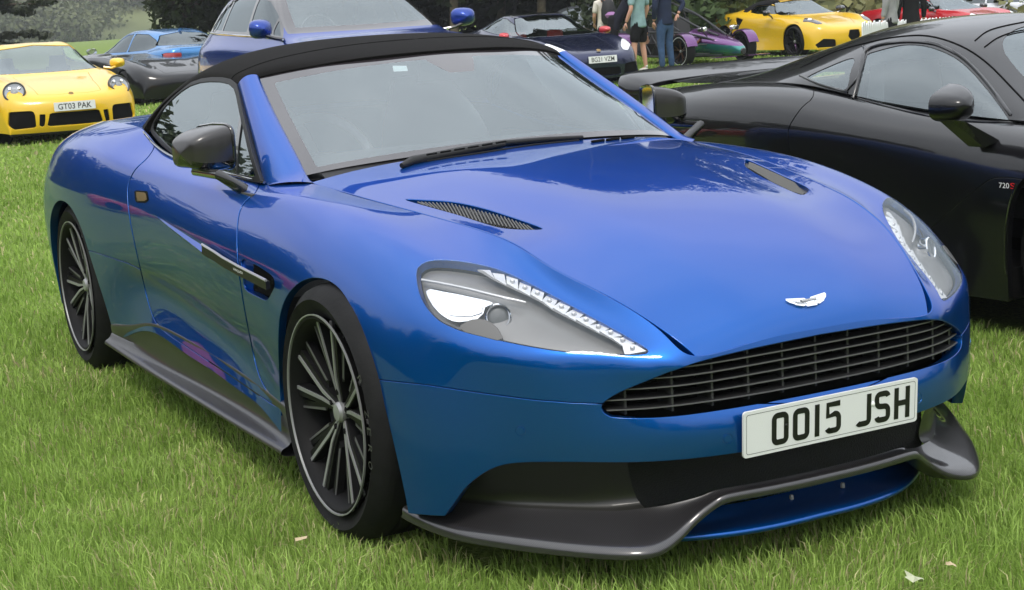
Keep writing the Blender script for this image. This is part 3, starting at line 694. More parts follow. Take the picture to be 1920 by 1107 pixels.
# ---- side skirts
ys = np.array([.36, .45, .7, 1.0, 1.3, 1.6, 1.8, 1.95, 2.08, 2.18, 2.24])
tz = np.interp(ys, [.36, .9, 1.57, 1.8, 2.0, 2.24], [.278, .308, .332, .325, .29, .26])
K = []
def ringu(y, z):
    p, n, i, d = BV.ray_cast(Vector((-2, y, z)), Vector((1, 0, 0))); return -p[0] if p is not None else .89
for y, z in zip(ys, tz):
    f = np.interp(y, [1.7, 2.2], [0, 1]); bz = .165+.03*f; u = ringu(min(y, 2.2), max(z, .30))
    K.append([(-u+.012, y, z+.004), (-u-.001, y, z-.001), (-u-.002, y, z-.025), (-u+.004, y, z-.065), (-u+.002, y, bz+.034), (-u-.012, y, bz+.014), (-.918-.025*f, y, bz+.006), (-.924-.025*f, y, bz-.006), (-.90-.02*f, y, bz-.018), (-.80, y, bz-.02)])
s_ = shell(surf(np.array(K), 70, 40, k=2))
if (s_.N[:, 0]).mean() > 0: s_ = Sh(s_.V, -s_.N, [f[::-1] for f in s_.F])
pair('side_skirt', s_, SKIRT, car)
# ---- vent behind the wheel, strake
vp = Sh(ventpiece.V-ventpiece.N*(.006+.06*np.clip((topx(ventpiece.V)[:, 0]-455)/60, 0, 1)[:, None]), ventpiece.N, ventpiece.F)
pair('vent_ramp', cutout(vp, 'px', [(440,470),(476,470),(476,600),(440,600)])[0], BLUE, car)
pair('vent_cavity', cutout(vp, 'px', [(475,470),(530,470),(530,600),(475,600)])[0], DARKVOID, car)
SP = [(388,467),(410,480),(428,492),(455,507),(485,521),(513,534)]
top_ = [hit((x, y-7), -.004) for x, y in SP]; bot_ = [hit((x, y+7), -.004) for x, y in SP]
ok = [i for i in range(6) if top_[i] is not None]
def strake(i0, i1):
    V = []; ov = np.array([-.014, -.004, .004])
    for i in range(i0, i1+1):
        a, b = np.array(top_[i]), np.array(bot_[i])
        if i >= 4: a[0] = top_[3][0]-.004*(i-3); b[0] = bot_[3][0]-.004*(i-3)
        V += [a, a+ov, b+ov*[1, 1, -.3], b]
    n = i1-i0+1; F = [(4*i+q, 4*i+(q+1) % 4, 4*i+4+(q+1) % 4, 4*i+4+q) for i in range(n-1) for q in range(4)]+[(0, 1, 2, 3), (4*n-4, 4*n-1, 4*n-2, 4*n-3)]
    return fsh(V, F)
fpair('door_strake', strake(0, 2), pm('strake_black', (.010, .010, .010), .45, 0, 0, .25), car, 20)
st_ = fpair('wing_strake', strake(2, 5), pm('strake_black', (.010, .010, .010), .45, 0, 0, .25), car, 20)
fpair('strake_edge', tube(np.array([np.array(q)+np.array([-.013, -.004, .004]) for q in top_[:3]]+[np.array(top_[3])+np.array([-.013, -.004, .004])]+[np.array([top_[3][0]-.013-.004*(i-3), top_[i][1]-.004, top_[i][2]+.004]) for i in (4, 5)]), .0042, 6), pm('strake_edge', (.42, .41, .43), .35, .5), st_[0], 50)[1].parent = st_[1]
a, b = np.array(top_[3]), np.array(bot_[3]); c0 = (a+b)/2+np.array([-.0155, -.004, .002]); e = np.array(top_[4])-np.array(top_[3]); e[0] = 0
text('strake_lettering', 'VANQUISH', .0085, frame(c0+e*.1, -(-e/np.linalg.norm(e)), (b-a)*-1), pm('badge_white', (.8, .8, .8), .3), st_[0], width=.085, ext_=.0012)
cl = crv([(296,406),(320,422),(345,438),(370,454),(392,468)], 4); V = []
for i, p_ in enumerate(cl):
    t = i/(len(cl)-1); a = hit(p_, -.0005); b = hit((p_[0]-1, p_[1]+2+6*t), -.001); c = hit((p_[0]-2, p_[1]+5+13*t), .0015)
    V += [a, np.array(b)+np.array([-.013*t, -.002*t, 0]), c]
fpair('door_crease', fsh(V, [(3*i+q, 3*i+q+1, 3*i+q+4, 3*i+q+3) for i in range(len(cl)-1) for q in (0, 1)]), BLUE, car, 20)
# door handle: flush amber coloured pull set into the door
dh = cutout(door, 'px', [(256,360),(275,362),(277,378),(258,377)])[0]
hf = cutout(door, 'px', [(252,357),(277,359),(280,381),(254,380)])[0]; pair('handle_recess', Sh(hf.V+hf.N*.001, hf.N, hf.F), GLOSSBLACK, car)
pair('door_handle', Sh(dh.V+dh.N*.003, dh.N, dh.F), AMBER, doors[0])[1].parent = doors[1]
# ---- windscreen, scuttle, pillars
WS = np.array([
 [(0,.535,.948),(-.2,.548,.945),(-.4,.585,.935),(-.56,.64,.920),(-.66,.69,.904)],
 [(0,.71,1.052),(-.195,.724,1.048),(-.385,.765,1.036),(-.54,.83,1.015),(-.636,.885,.997)],
 [(0,.89,1.150),(-.19,.905,1.146),(-.37,.95,1.133),(-.515,1.025,1.110),(-.607,1.09,1.090)],
 [(0,1.06,1.236),(-.18,1.078,1.232),(-.35,1.13,1.220),(-.485,1.205,1.203),(-.575,1.285,1.186)]])
GW = surf(WS, 60, 60, mt=(1, 0), k=3)
ws = shell(GW)
if ws.N[:, 2].mean() < 0: ws = shell(GW, flip=True)
d = np.minimum.reduce([edged(ws.V, GW[-1])-.055, edged(ws.V, GW[0])-.03, edged(ws.V, GW[:, -1])-.042])
d = np.minimum(d, -sdist(np.stack([-ws.V[:, 0], ws.V[:, 2]], 1), [(-.2, 1.3), (-.2, 1.165), (.045, 1.165), (.085, 1.205), (.085, 1.3)]))
clear, frit = clip(ws, d)
wscr = both('windscreen', clear, GLASS, car); both('windscreen_border', frit, FRIT, wscr)
p = [np.array([-.232, .90, 1.17]) for _ in range(1)]
wj = join(ws, mir(ws), bon, mir(bon)); BW = BVHTree.FromPolygons(wj.V.tolist(), wj.F)
def hitw(px, dep=0.):
    p, n, i, d = BW.ray_cast(Vector(CC), Vector(ray(px)).normalized())
    return None if p is None else np.array(p)-np.array(n)*(dep if n[2] > 0 else -dep)
q = [hitw(p, .003) for p in ((736,122),(762,122),(765,132),(738,133))]
fob('windscreen_sticker', fsh(q, [(0, 1, 2, 3)]), pm('sticker_white', (.75, .85, .85), .5), wscr, None)
# pillars
inn = GW[:, -1][::8]; inn = np.vstack([inn, GW[-1, -1]])
n_ = len(inn); outp = np.array([(-.748,.795,.878),(-.735,.86,.915),(-.715,.95,.965),(-.69,1.06,1.028),(-.663,1.18,1.09),(-.64,1.28,1.14),(-.628,1.335,1.166)])
outp = np.array([[np.interp(t, np.linspace(0, 1, len(outp)), outp[:, k]) for k in range(3)] for t in np.linspace(0, 1, n_)])
mid_ = (inn+outp)/2+np.array([-.012, -.022, .018])
pil = np.stack([inn+[.004, .01, -.012], inn+[0, -.002, .006], mid_, outp+[-.002, -.008, .004], outp+[.002, .012, -.004]], 1)
base = np.stack([(-.655,.60,.885),(-.690,.60,.893),(-.722,.67,.892),(-.752,.745,.882),(-.748,.775,.872)])[None]
pil = np.concatenate([base, pil], 0)
s_ = shell(surf(pil, 60, 20, k=2))
if s_.N[:, 0].mean() > 0: s_ = Sh(s_.V, -s_.N, [f[::-1] for f in s_.F])
pair('windscreen_pillar', s_, BLUE, car)
# scuttle between bonnet and glass
a = GB[-1][::6]; b = GW[0][::6]; m_ = min(len(a), len(b)); a, b = a[:m_], b[:m_]
sc_ = np.stack([a+[0, -.03, -.025], (a+b)/2+[0, 0, -.012], b+[0, .02, .004]], 1)
s_ = shell(surf(sc_, 40, 8, k=1))
if s_.N[:, 2].mean() < 0: s_ = Sh(s_.V, -s_.N, [f[::-1] for f in s_.F])
both('scuttle', s_, BLACKPLASTIC, car)
wp = empty('wiper', (0, .6, .95)); wp.parent = car
def wtube(nm, pxs, dep, r, mat=BLACKPLASTIC):
    P = [hitw(p) if hitw(p) is not None else at(p, y=.535+.25*((p[0]-1010)/400.)**2*.1) for p in pxs]; P = [p+(CC-p)/np.linalg.norm(CC-p)*abs(dep) for p in P if p is not None]
    P = np.array(P)-np.array([0, .6, .95]); return fob(nm, tube(P, r, 8), mat, wp, 50)
wtube('wiper_blade', [(775,297),(860,281),(945,268.5),(1020,262),(1092,258)], -.02, [.006, .008, .009, .0085, .007])
wtube('wiper_arm', [(753,311),(772,303),(860,286),(905,278),(946,271)], -.04, [.008, .016, .014, .012, .008])
wtube('wiper_rubber', [(800,303),(900,288),(1000,272.5),(1085,264)], -.006, .004, RUBBER)
for k in range(6):
    q = [(800+k*26, 290.5-k*4.4), (819+k*26, 287.3-k*4.4)]; P = [at(v, y=.50) for v in q]; P = [v+(CC-v)/np.linalg.norm(CC-v)*.035 for v in P]
    fob('wiper_slot', tube(np.array(P)-np.array([0, .6, .95]), .0028, 5), DARKVOID, wp)
for k in range(4):
    q = [(1110+k*28, 268-k*3.2), (1132+k*28, 265-k*3.2)]; P = [hitw(v, -.003) for v in q]
    if P[0] is not None and P[1] is not None: fob('scuttle_slot', tube(np.array(P), .005, 6), DARKVOID, car)
# ---- canvas roof
RF = np.array([
 [(0,1.045,1.238),(-.2,1.065,1.235),(-.36,1.125,1.223),(-.49,1.20,1.205),(-.575,1.275,1.188),(-.612,1.315,1.172),(-.628,1.325,1.158)],
 [(0,1.16,1.262),(-.2,1.18,1.258),(-.37,1.22,1.245),(-.50,1.27,1.226),(-.575,1.32,1.205),(-.612,1.36,1.188),(-.624,1.37,1.172)],
 [(0,1.40,1.287),(-.2,1.41,1.283),(-.38,1.43,1.267),(-.51,1.46,1.243),(-.58,1.48,1.218),(-.613,1.50,1.198),(-.622,1.50,1.184)],
 [(0,1.70,1.292),(-.2,1.70,1.288),(-.38,1.71,1.272),(-.51,1.72,1.245),(-.58,1.73,1.218),(-.614,1.74,1.196),(-.622,1.74,1.181)],
 [(0,2.00,1.262),(-.2,2.00,1.257),(-.38,1.99,1.238),(-.52,1.97,1.205),(-.60,1.95,1.178),(-.640,1.93,1.158),(-.650,1.92,1.146)],
 [(0,2.28,1.195),(-.2,2.27,1.19),(-.38,2.25,1.17),(-.54,2.20,1.14),(-.63,2.15,1.112),(-.672,2.09,1.095),(-.686,2.07,1.085)],
 [(0,2.50,1.115),(-.2,2.50,1.11),(-.39,2.46,1.095),(-.56,2.38,1.068),(-.66,2.28,1.045),(-.708,2.18,1.035),(-.722,2.13,1.03)],
 [(0,2.72,1.03),(-.2,2.71,1.025),(-.40,2.66,1.015),(-.58,2.54,1.0),(-.69,2.36,.99),(-.735,2.22,.985),(-.748,2.15,.985)]])
GF = surf(RF, 80, 50, mt=(1, 0), k=3); rf = shell(GF)
if rf.N[:, 2].mean() < 0: rf = shell(GF, flip=True)
roof = both('soft_top', flange(rf, .02, .003, sk), CANVAS, car)
sm = np.array([GF[10, j] for j in range(50)])
fob('roof_seam', tube(np.vstack([mir(Sh(sm[::-1], sm[::-1], [])).V[:-1], sm])+[0, 0, .0005], .0016, 6), DARKVOID, roof, None)
# ---- side windows
pl_line = [(-.742,.80,.884),(-.735,.86,.915),(-.715,.95,.965),(-.69,1.06,1.028),(-.663,1.18,1.09),(-.64,1.28,1.14),(-.627,1.345,1.166)]
WO = np.array([(y, z) for x, y, z in pl_line]+[(1.42,1.179),(1.52,1.184),(1.65,1.183),(1.75,1.178),(1.85,1.165),(1.93,1.143),(2.01,1.11),(2.08,1.07),(2.13,1.02),(2.13,.99),(2.08,.975),(1.92,.945),(1.7,.913),(1.4,.895),(1.1,.882)])
yy, zz = np.meshgrid(np.linspace(.7, 2.25, 110), np.linspace(.86, 1.2, 40), indexing='ij')
uu = .764-.150*np.clip((zz-.885)/.297, -.2, 1.2)**1.12 if False else .764-.142*((zz-.885)/.297)-.0*zz
uu = uu+.012*(1-((zz-1.03)/.16)**2)-.006*((yy-1.5)/.7)**2
GS = np.stack([-uu, yy, zz], -1); sg = shell(GS)
if sg.N[:, 0].mean() > 0: sg = shell(GS, flip=True)
win = cutout(sg, 'yz', WO)[0]
inner, bord = clip(win, sdist(win.V[:, [1, 2]], WO)-.013)
bar_ = [(1.10,1.12),(1.135,1.12),(1.00,.80),(.975,.80)]
a = at((466, 208), x=-.66); b = at((445, 326), x=-.755)
dv = np.array([b[1]-a[1], b[2]-a[2]]); dv /= np.linalg.norm(dv); nn = np.array([-dv[1], dv[0]])*.011; a2, b2 = a[1:]-dv*.05, b[1:]+dv*.05
BARP = [a2+nn, b2+nn, b2-nn, a2-nn]
div, glass = cutout(inner, 'yz', BARP)
pair('side_window', glass, SIDEGLASS, car)
pair('window_seal', flange(Sh(bord.V+bord.N*.003, bord.N, bord.F), .012, .002), BLACKPLASTIC, car)
pair('window_divider', Sh(div.V+div.N*.004, div.N, div.F), GLOSSBLACK, car)
bz = crv([(-.752,.79,.884),(-.764,1.1,.893),(-.774,1.4,.906),(-.777,1.7,.923),(-.768,1.92,.952),(-.752,2.1,.985)], 6)
fpair('waist_trim', tube(bz+[-.004, 0, .002], .0045, 6), pm('trim_dark_chrome', (.35, .36, .37), .15, 1.), car, 60)
# ---- door mirrors
for m_ in (0, 1):
    mr = empty('door_mirror', (.868 if m_ else -.868, 1.05, .978)); mr.parent = car
    V = []; nu, nv = 28, 18
    for i in range(nu):
        th = 2*math.pi*i/nu; c, s = math.cos(th), math.sin(th)
        for j in range(nv):
            ph = j/(nv-1)      # 0 at the nose of the shell, 1 at the glass
            k = (math.sin(ph*math.pi/2))**.27; y = -.075+.135*ph**1.05
            e = .36; x = .098*k*math.copysign(abs(c)**e, c); z = .069*k*math.copysign(abs(s)**e, s)*(1-.08*(x < 0))
            ca, sa = math.cos(R_(-72)), math.sin(R_(-72)); V.append((x*ca-y*sa, x*sa+y*ca, z+.01-.012*(1-ph)))
    F = [(i*nv+j, ((i+1) % nu)*nv+j, ((i+1) % nu)*nv+j+1, i*nv+j+1) for i in range(nu) for j in range(nv-1)]
    upper = [f for f in F if sum(V[k][2] for k in f)/4 > -.018]; lower = [f for f in F if f not in upper]
    S_ = fsh(V, F); fl = (lambda q: mir(q)) if m_ else (lambda q: q)
    lo_ = sub(S_, lower); up_ = sub(S_, upper)
    fob('mirror_cap', fl(up_), pm('carbon_cap', (.022, .020, .020), .3, 0, .5, coat_rough=.12), mr, 50); fob('mirror_base', fl(lo_), GLOSSBLACK, mr, 50)
    rim = np.array([V[i*nv+nv-1] for i in range(nu)]+[V[nv-1]]); fob('mirror_rim', fl(tube(rim, .006, 6, False)), GLOSSBLACK, mr, 60)
    fob('mirror_glass', fl(fsh([V[i*nv+nv-1] for i in range(nu)], [tuple(range(nu))])), SILVER, mr, None)
    B = np.array(hit((458, 357)))-np.array([-.868, 1.05, .978])
    A1, A2 = at((366, 322), x=-.885)-np.array([-.868, 1.05, .978]), at((410, 328), x=-.88)-np.array([-.868, 1.05, .978]); arm = np.array([A1, (A1+A2)/2, A2, (A2+B)/2, B])
    fob('mirror_arm', fl(tube(arm, [.014, .015, .016, .017, .021], 8)), GLOSSBLACK, mr, 50)
# ---- wheels
for sx in (-1, 1):
    wheel(car, (sx*.785, 0, .343), sx, .343, .255, .268, rot=.0)
    wheel(car, (sx*.768, 2.74, .346), sx, .346, .300, .268, rot=.55)
for k, ch in enumerate('P ZERO'):
    if ch == ' ': continue
    th = R_(62+k*8.2); rr_ = .307; e_r = np.array([0, -math.sin(th), math.cos(th)]); e_t = np.array([0, -math.cos(th), -math.sin(th)])
    text('tyre_lettering', ch, .024, frame(np.array([-.922, 0, .343])+e_r*rr_, e_t, e_r), pm('tyre_letter', (.05, .05, .05), .5), car, width=.020 if ch != 'P' else .018, ext_=.0006)
# ---- underside, wheel wells and cabin
def well(cy, r, x0, x1, wide):
    V = []; n = 20
    for i in range(n+1):
        t = math.pi*(i/n)*1.16-.25
        V += [(-x0, cy+r*math.cos(t), .343+r*math.sin(t)), (-x1, cy+r*math.cos(t), .343+r*math.sin(t))]
    F = [(2*i, 2*i+2, 2*i+3, 2*i+1) for i in range(n)]; V += [(-x0, cy, .343)]; F += [(2*i, 2*i+2, len(V)-1) for i in range(n)]
    return fsh(V, F)
for cy, r, x1 in ((-.07, .375, .80), (2.70, .395, .87)): fpair('wheel_well', well(cy, r, .60, x1, 0), DARKVOID, car)
ub = join(box((0, 1.35, .23), (.84, .93, .06)), box((0, -.12, .25), (.50, .40, .08)), box((0, 2.9, .28), (.58, .7, .1)))
u_ = fob('underbody', ub, DARKVOID, car, None); u_['kind'] = 'stuff'
fob('bulkhead', box((0, .40, .55), (.68, .02, .26)), DARKVOID, car, None)
fob('cabin_floor', box((0, 1.5, .40), (.80, 1.0, .02)), LEATHER, car, None)
fpair('door_card', box((-.80, 1.45, .62), (.02, .72, .24)), LEATHER, car, None)
V = np.array([[(-.70, .70, .885), (-.35, .62, .905), (0, .60, .91), (.35, .62, .905), (.70, .70, .885)], [(-.70, .95, .905), (-.35, .92, .93), (0, .92, .925), (.35, .92, .93), (.70, .95, .905)], [(-.70, 1.12, .885), (-.35, 1.12, .915), (0, 1.12, .905), (.35, 1.12, .915), (.70, 1.12, .885)], [(-.70, 1.17, .70), (-.35, 1.17, .70), (0, 1.17, .66), (.35, 1.17, .70), (.70, 1.17, .70)]])
ob('dashboard', shell(surf(V, 24, 30, k=1)), LEATHER, car, norm=False)
SEAT = pm('seat_leather', (.42, .42, .43), .5)
for x in (-.37, .37):
    se = empty('seat', (x, 1.75, .42)); se.parent = car
    Bk = np.array([[(-.22, .10, .05), (-.12, .05, .05), (.12, .05, .05), (.22, .10, .05)], [(-.25, .14, .30), (-.13, .12, .30), (.13, .12, .30), (.25, .14, .30)], [(-.22, .22, .52), (-.13, .20, .53), (.13, .20, .53), (.22, .22, .52)], [(-.13, .27, .64), (-.1, .25, .66), (.1, .25, .66), (.13, .27, .64)], [(-.12, .35, .66), (-.1, .36, .67), (.1, .36, .67), (.12, .35, .66)], [(-.2, .38, .2), (-.1, .38, .2), (.1, .38, .2), (.2, .38, .2)]])
    ob('seat_back', shell(surf(Bk, 30, 16, k=1)), SEAT, se, norm=False); fob('seat_cushion', box((0, -.12, .06), (.24, .27, .08), 0, .9), SEAT, se)
sw = empty('steering_wheel', (-.37, 1.27, .87)); sw.parent = car
t = np.linspace(0, 2*math.pi, 33); fob('wheel_rim', tube(np.stack([.18*np.cos(t), -.08*np.sin(t)*-1, .165*np.sin(t)], 1), .017, 8, False), pm('wheel_leather', (.34, .34, .35), .5), sw, 60)
fob('wheel_boss', box((0, .01, 0), (.05, .03, .045), 0, .8), LEATHER, sw); fob('wheel_spoke', tube([(-.17, 0, 0), (0, .01, -.01), (.17, 0, 0)], .014, 6), LEATHER, sw)
rv = hitw((790, 140), .10); rv = np.array([.03, 1.10, 1.165])
fob('interior_mirror', box(tuple(rv), (.11, .012, .03), 0, .9), BLACKPLASTIC, car)
# ================================================================== ground, grass, trees, hills
def nodes_of(m): m.use_nodes = True; return m.node_tree, m.node_tree.nodes['Principled BSDF']
def mixcol(t, fac, a, b, mode='MIX'):
    n = nd(t, 'ShaderNodeMix', data_type='RGBA', blend_type=mode)
    for s, v in ((0, fac), (6, a), (7, b)):
        if isinstance(v, (tuple, list)): n.inputs[s].default_value = (*v, 1) if len(v) == 3 else v
        elif isinstance(v, (int, float)): n.inputs[s].default_value = v
        else: t.links.new(v, n.inputs[s])
    return n.outputs[2]
def noise(t, scale, detail=4, co='Object', rough=.55):
    c = nd(t, 'ShaderNodeTexCoord'); n = nd(t, 'ShaderNodeTexNoise'); n.inputs['Scale'].default_value = scale; n.inputs['Detail'].default_value = detail; n.inputs['Roughness'].default_value = rough
    t.links.new(c.outputs[co], n.inputs['Vector']); return n.outputs[0]
def ramp(t, f, stops):
    r = nd(t, 'ShaderNodeValToRGB'); e = r.color_ramp.elements
    while len(e) < len(stops): e.new(.5)
    for q, (p, c) in zip(e, stops): q.position = p; q.color = (*c, 1)
    t.links.new(f, r.inputs[0]); return r.outputs[0]
GM = bpy.data.materials.new('turf'); t, b = nodes_of(GM)
c1 = ramp(t, noise(t, .6, 6), [(.30, (.13, .19, .035)), (.55, (.19, .26, .055)), (.75, (.25, .29, .085))])
c2 = ramp(t, noise(t, 55, 5), [(.30, (.035, .06, .014)), (.60, (.19, .27, .06)), (.8, (.32, .37, .12))])
t.links.new(mixcol(t, .62, c1, c2), b.inputs['Base Color']); b.inputs['Roughness'].default_value = .9; b.inputs['Specular IOR Level'].default_value = .1
bp = nd(t, 'ShaderNodeBump'); bp.inputs['Strength'].default_value = .6; bp.inputs['Distance'].default_value = .03; t.links.new(noise(t, 60, 5), bp.inputs['Height']); t.links.new(bp.outputs[0], b.inputs['Normal'])
def sheet(name, xs, ys, hf, mat):
    X, Y = np.meshgrid(xs, ys, indexing='ij'); Z = hf(X, Y); G = np.stack([X, Y, Z], -1); s = shell(G)
    if s.N[:, 2].mean() < 0: s = shell(G, flip=True)
    return ob(name, s, mat)
gx = np.r_[-900, -400, -200, -100, np.linspace(-60, 60, 41), 100, 200, 400, 900]; gy = np.r_[-900, -400, -200, -100, np.linspace(-60, 60, 41), 100, 200, 400, 900]
tag(sheet('ground', gx, gy, lambda X, Y: 0*X, GM), kind='structure')

BLADE = bpy.data.materials.new('grass_blade'); t, b = nodes_of(BLADE)
at_ = nd(t, 'ShaderNodeAttribute', attribute_name='tint'); t.links.new(at_.outputs['Color'], b.inputs['Base Color']); b.inputs['Roughness'].default_value = .55; b.inputs['Specular IOR Level'].default_value = .25
trl = nd(t, 'ShaderNodeBsdfTranslucent'); t.links.new(at_.outputs['Color'], trl.inputs[0]); ms = nd(t, 'ShaderNodeMixShader'); ms.inputs[0].default_value = .38
o_ = t.nodes['Material Output']; t.links.new(b.outputs[0], ms.inputs[1]); t.links.new(trl.outputs[0], ms.inputs[2]); t.links.new(ms.outputs[0], o_.inputs[0])
def fastmesh(name, V, quads, tris, mat, tint=None):
    me = bpy.data.meshes.new(name); nv, nq, n3 = len(V), len(quads), len(tris)
    me.vertices.add(nv); me.vertices.foreach_set('co', np.ascontiguousarray(V, dtype=np.float32).ravel())
    lp = np.concatenate([np.asarray(quads, dtype=np.int32).ravel(), np.asarray(tris, dtype=np.int32).ravel()]); me.loops.add(len(lp)); me.loops.foreach_set('vertex_index', lp)
    ls = np.concatenate([np.arange(nq)*4, nq*4+np.arange(n3)*3]).astype(np.int32); me.polygons.add(nq+n3); me.polygons.foreach_set('loop_start', ls)
    me.polygons.foreach_set('loop_total', np.concatenate([np.full(nq, 4), np.full(n3, 3)]).astype(np.int32))
    if tint is not None:
        a = me.color_attributes.new('tint', 'FLOAT_COLOR', 'POINT'); a.data.foreach_set('color', np.c_[tint, np.ones(nv)].astype(np.float32).ravel())
    me.materials.append(mat); me.update(calc_edges=True); me.validate(); me.shade_smooth()
    o = bpy.data.objects.new(name, me); COL.objects.link(o); return o
def vnoise(x, y, s, seed):
    """smooth value noise in 0..1"""
    r = np.random.default_rng(seed); T = r.random((256, 256)); x = x/s+1000; y = y/s+1000; i = np.floor(x).astype(int); j = np.floor(y).astype(int); f = x-i; g_ = y-j; f = f*f*(3-2*f); g_ = g_*g_*(3-2*g_)
    q = lambda a, b: T[a % 256, b % 256]
    return (q(i, j)*(1-f)+q(i+1, j)*f)*(1-g_)+(q(i, j+1)*(1-f)+q(i+1, j+1)*f)*g_
FW = MC @ np.array([0, 0, -1.]); yaw = math.atan2(FW[0], FW[1])
def blades(d0, d1, dens, L0, L1, wd):
    half = .46; n = int((d1*d1-d0*d0)*half*dens)
    d = np.sqrt(rng.random(n)*(d1*d1-d0*d0)+d0*d0); a = yaw+(rng.random(n)*2-1)*half
    x = CC[0]+d*np.sin(a); y = CC[1]+d*np.cos(a)
    under = (np.abs(x) < .72) & (y > -.45) & (y < 3.6); x, y, d = x[~under], y[~under], d[~under]
    under = (np.abs(x-3) < .8) & (y > -.6) & (y < 3.6); x, y, d = x[~under], y[~under], d[~under]
    n = len(x); pat = vnoise(x, y, .55, 1)*.55+vnoise(x, y, .14, 2)*.45; pat2 = vnoise(x, y, .9, 3)*.6+vnoise(x, y, .2, 8)*.4; cl = vnoise(x, y, .05, 5)
    ln = (L0+(L1-L0)*rng.random(n)**1.5)*(.45+1.0*pat)
    # kept short where tyres rest
    for sx in (-1, 1):
        for cy in (0, 2.74): k = np.hypot(x-sx*.785, (y-cy)*1.2) < .30; ln = np.where(k, ln*.9, ln)
    th = rng.random(n)*6.283+0.0; lean = .25+.75*rng.random(n); wind = vnoise(x, y, .22, 6)*6.283
    dx = np.cos(th)*.75+np.cos(wind)*.32; dy = np.sin(th)*.75+np.sin(wind)*.32
    fx = rng.random(n)*6.283; wx, wy = np.cos(fx)*wd/2, np.sin(fx)*wd/2; wx = wx*(.7+.6*rng.random(n)); wy = wy*(.7+.6*rng.random(n))
    hx, hy, hz = dx*lean*ln*.28, dy*lean*ln*.28, ln*(.58-.10*lean); tx, ty, tz = dx*lean*ln*.85, dy*lean*ln*.85, ln*(1-.42*lean)
    z0 = np.full(n, -.004); V = np.empty((n, 5, 3))
    V[:, 0] = np.stack([x-wx, y-wy, z0], 1); V[:, 1] = np.stack([x+wx, y+wy, z0], 1); V[:, 2] = np.stack([x+hx+wx*.8, y+hy+wy*.8, hz], 1); V[:, 3] = np.stack([x+hx-wx*.8, y+hy-wy*.8, hz], 1); V[:, 4] = np.stack([x+tx, y+ty, tz], 1)
    k = np.arange(n)*5; Q = np.stack([k, k+1, k+2, k+3], 1); T = np.stack([k+3, k+2, k+4], 1)
    g1, g2, g3 = np.array([.165, .27, .042]), np.array([.345, .48, .115]), np.array([.50, .46, .24])
    m = np.clip(.15+.75*pat2+.5*(rng.random(n)-.5), 0, 1)[:, None]; col = g1*(1-m)+g2*m
    dry = (rng.random(n) < .05+.10*(pat2 > .62))[:, None]; col = np.where(dry, g3*(.7+.5*rng.random(n))[:, None], col)*(.8+.65*rng.random(n))[:, None]
    tint = np.repeat(col[:, None], 5, 1); tint[:, :2] *= 1.05; tint[:, 2] *= .9
    return V.reshape(-1, 3), Q, T, tint.reshape(-1, 3)
def grass(*bands):
    V, Q, T, C = [], [], [], []; k = 0
    for bb in bands:
        v, q, t_, c = blades(*bb); V.append(v); Q.append(q+k); T.append(t_+k); C.append(c); k += len(v)
    o = fastmesh('grass', np.concatenate(V), np.concatenate(Q), np.concatenate(T), BLADE, np.concatenate(C)); tag(o, 'mown green grass of the show field', 'grass', kind='stuff')
grass((3.0, 4.6, 13500, .026, .082, .0034), (4.6, 6.5, 7800, .028, .080, .0045), (6.5, 10, 2600, .035, .07, .007), (10, 18, 750, .035, .07, .013), (18, 40, 150, .04, .08, .03))

def leafmat(name, c0, c1, tr=.25, rough=.6):
    m = bpy.data.materials.new(name); t, b = nodes_of(m); a = nd(t, 'ShaderNodeAttribute', attribute_name='tint'); sp_ = nd(t, 'ShaderNodeSeparateColor'); t.links.new(a.outputs['Color'], sp_.inputs[0])
    c = mixcol(t, sp_.outputs[0], c0, c1); t.links.new(c, b.inputs['Base Color']); b.inputs['Roughness'].default_value = rough; b.inputs['Specular IOR Level'].default_value = .25
    tl = nd(t, 'ShaderNodeBsdfTranslucent'); t.links.new(c, tl.inputs[0]); ms = nd(t, 'ShaderNodeMixShader'); ms.inputs[0].default_value = tr; o_ = t.nodes['Material Output']
    t.links.new(b.outputs[0], ms.inputs[1]); t.links.new(tl.outputs[0], ms.inputs[2]); t.links.new(ms.outputs[0], o_.inputs[0]); return m
LEAF_OAK = leafmat('oak_leaves', (.022, .036, .012), (.085, .105, .040)); LEAF_DARK = leafmat('dark_leaves', (.012, .020, .008), (.045, .062, .022)); LEAF_CEDAR = leafmat('cedar_needles', (.030, .042, .028), (.105, .115, .070), .1)  # LEAF_DARK is the darkest leaf green, used through the wood and dark scrub
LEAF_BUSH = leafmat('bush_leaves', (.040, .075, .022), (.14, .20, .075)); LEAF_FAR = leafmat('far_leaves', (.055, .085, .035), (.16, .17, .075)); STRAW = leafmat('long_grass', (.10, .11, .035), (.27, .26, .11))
BARK = pm('bark', (.085, .065, .05), .9, bump=.8, bscale=12, vary=.4, vscale=6); BARKPALE = pm('pale_bark', (.16, .13, .095), .9, vary=.4, vscale=5)
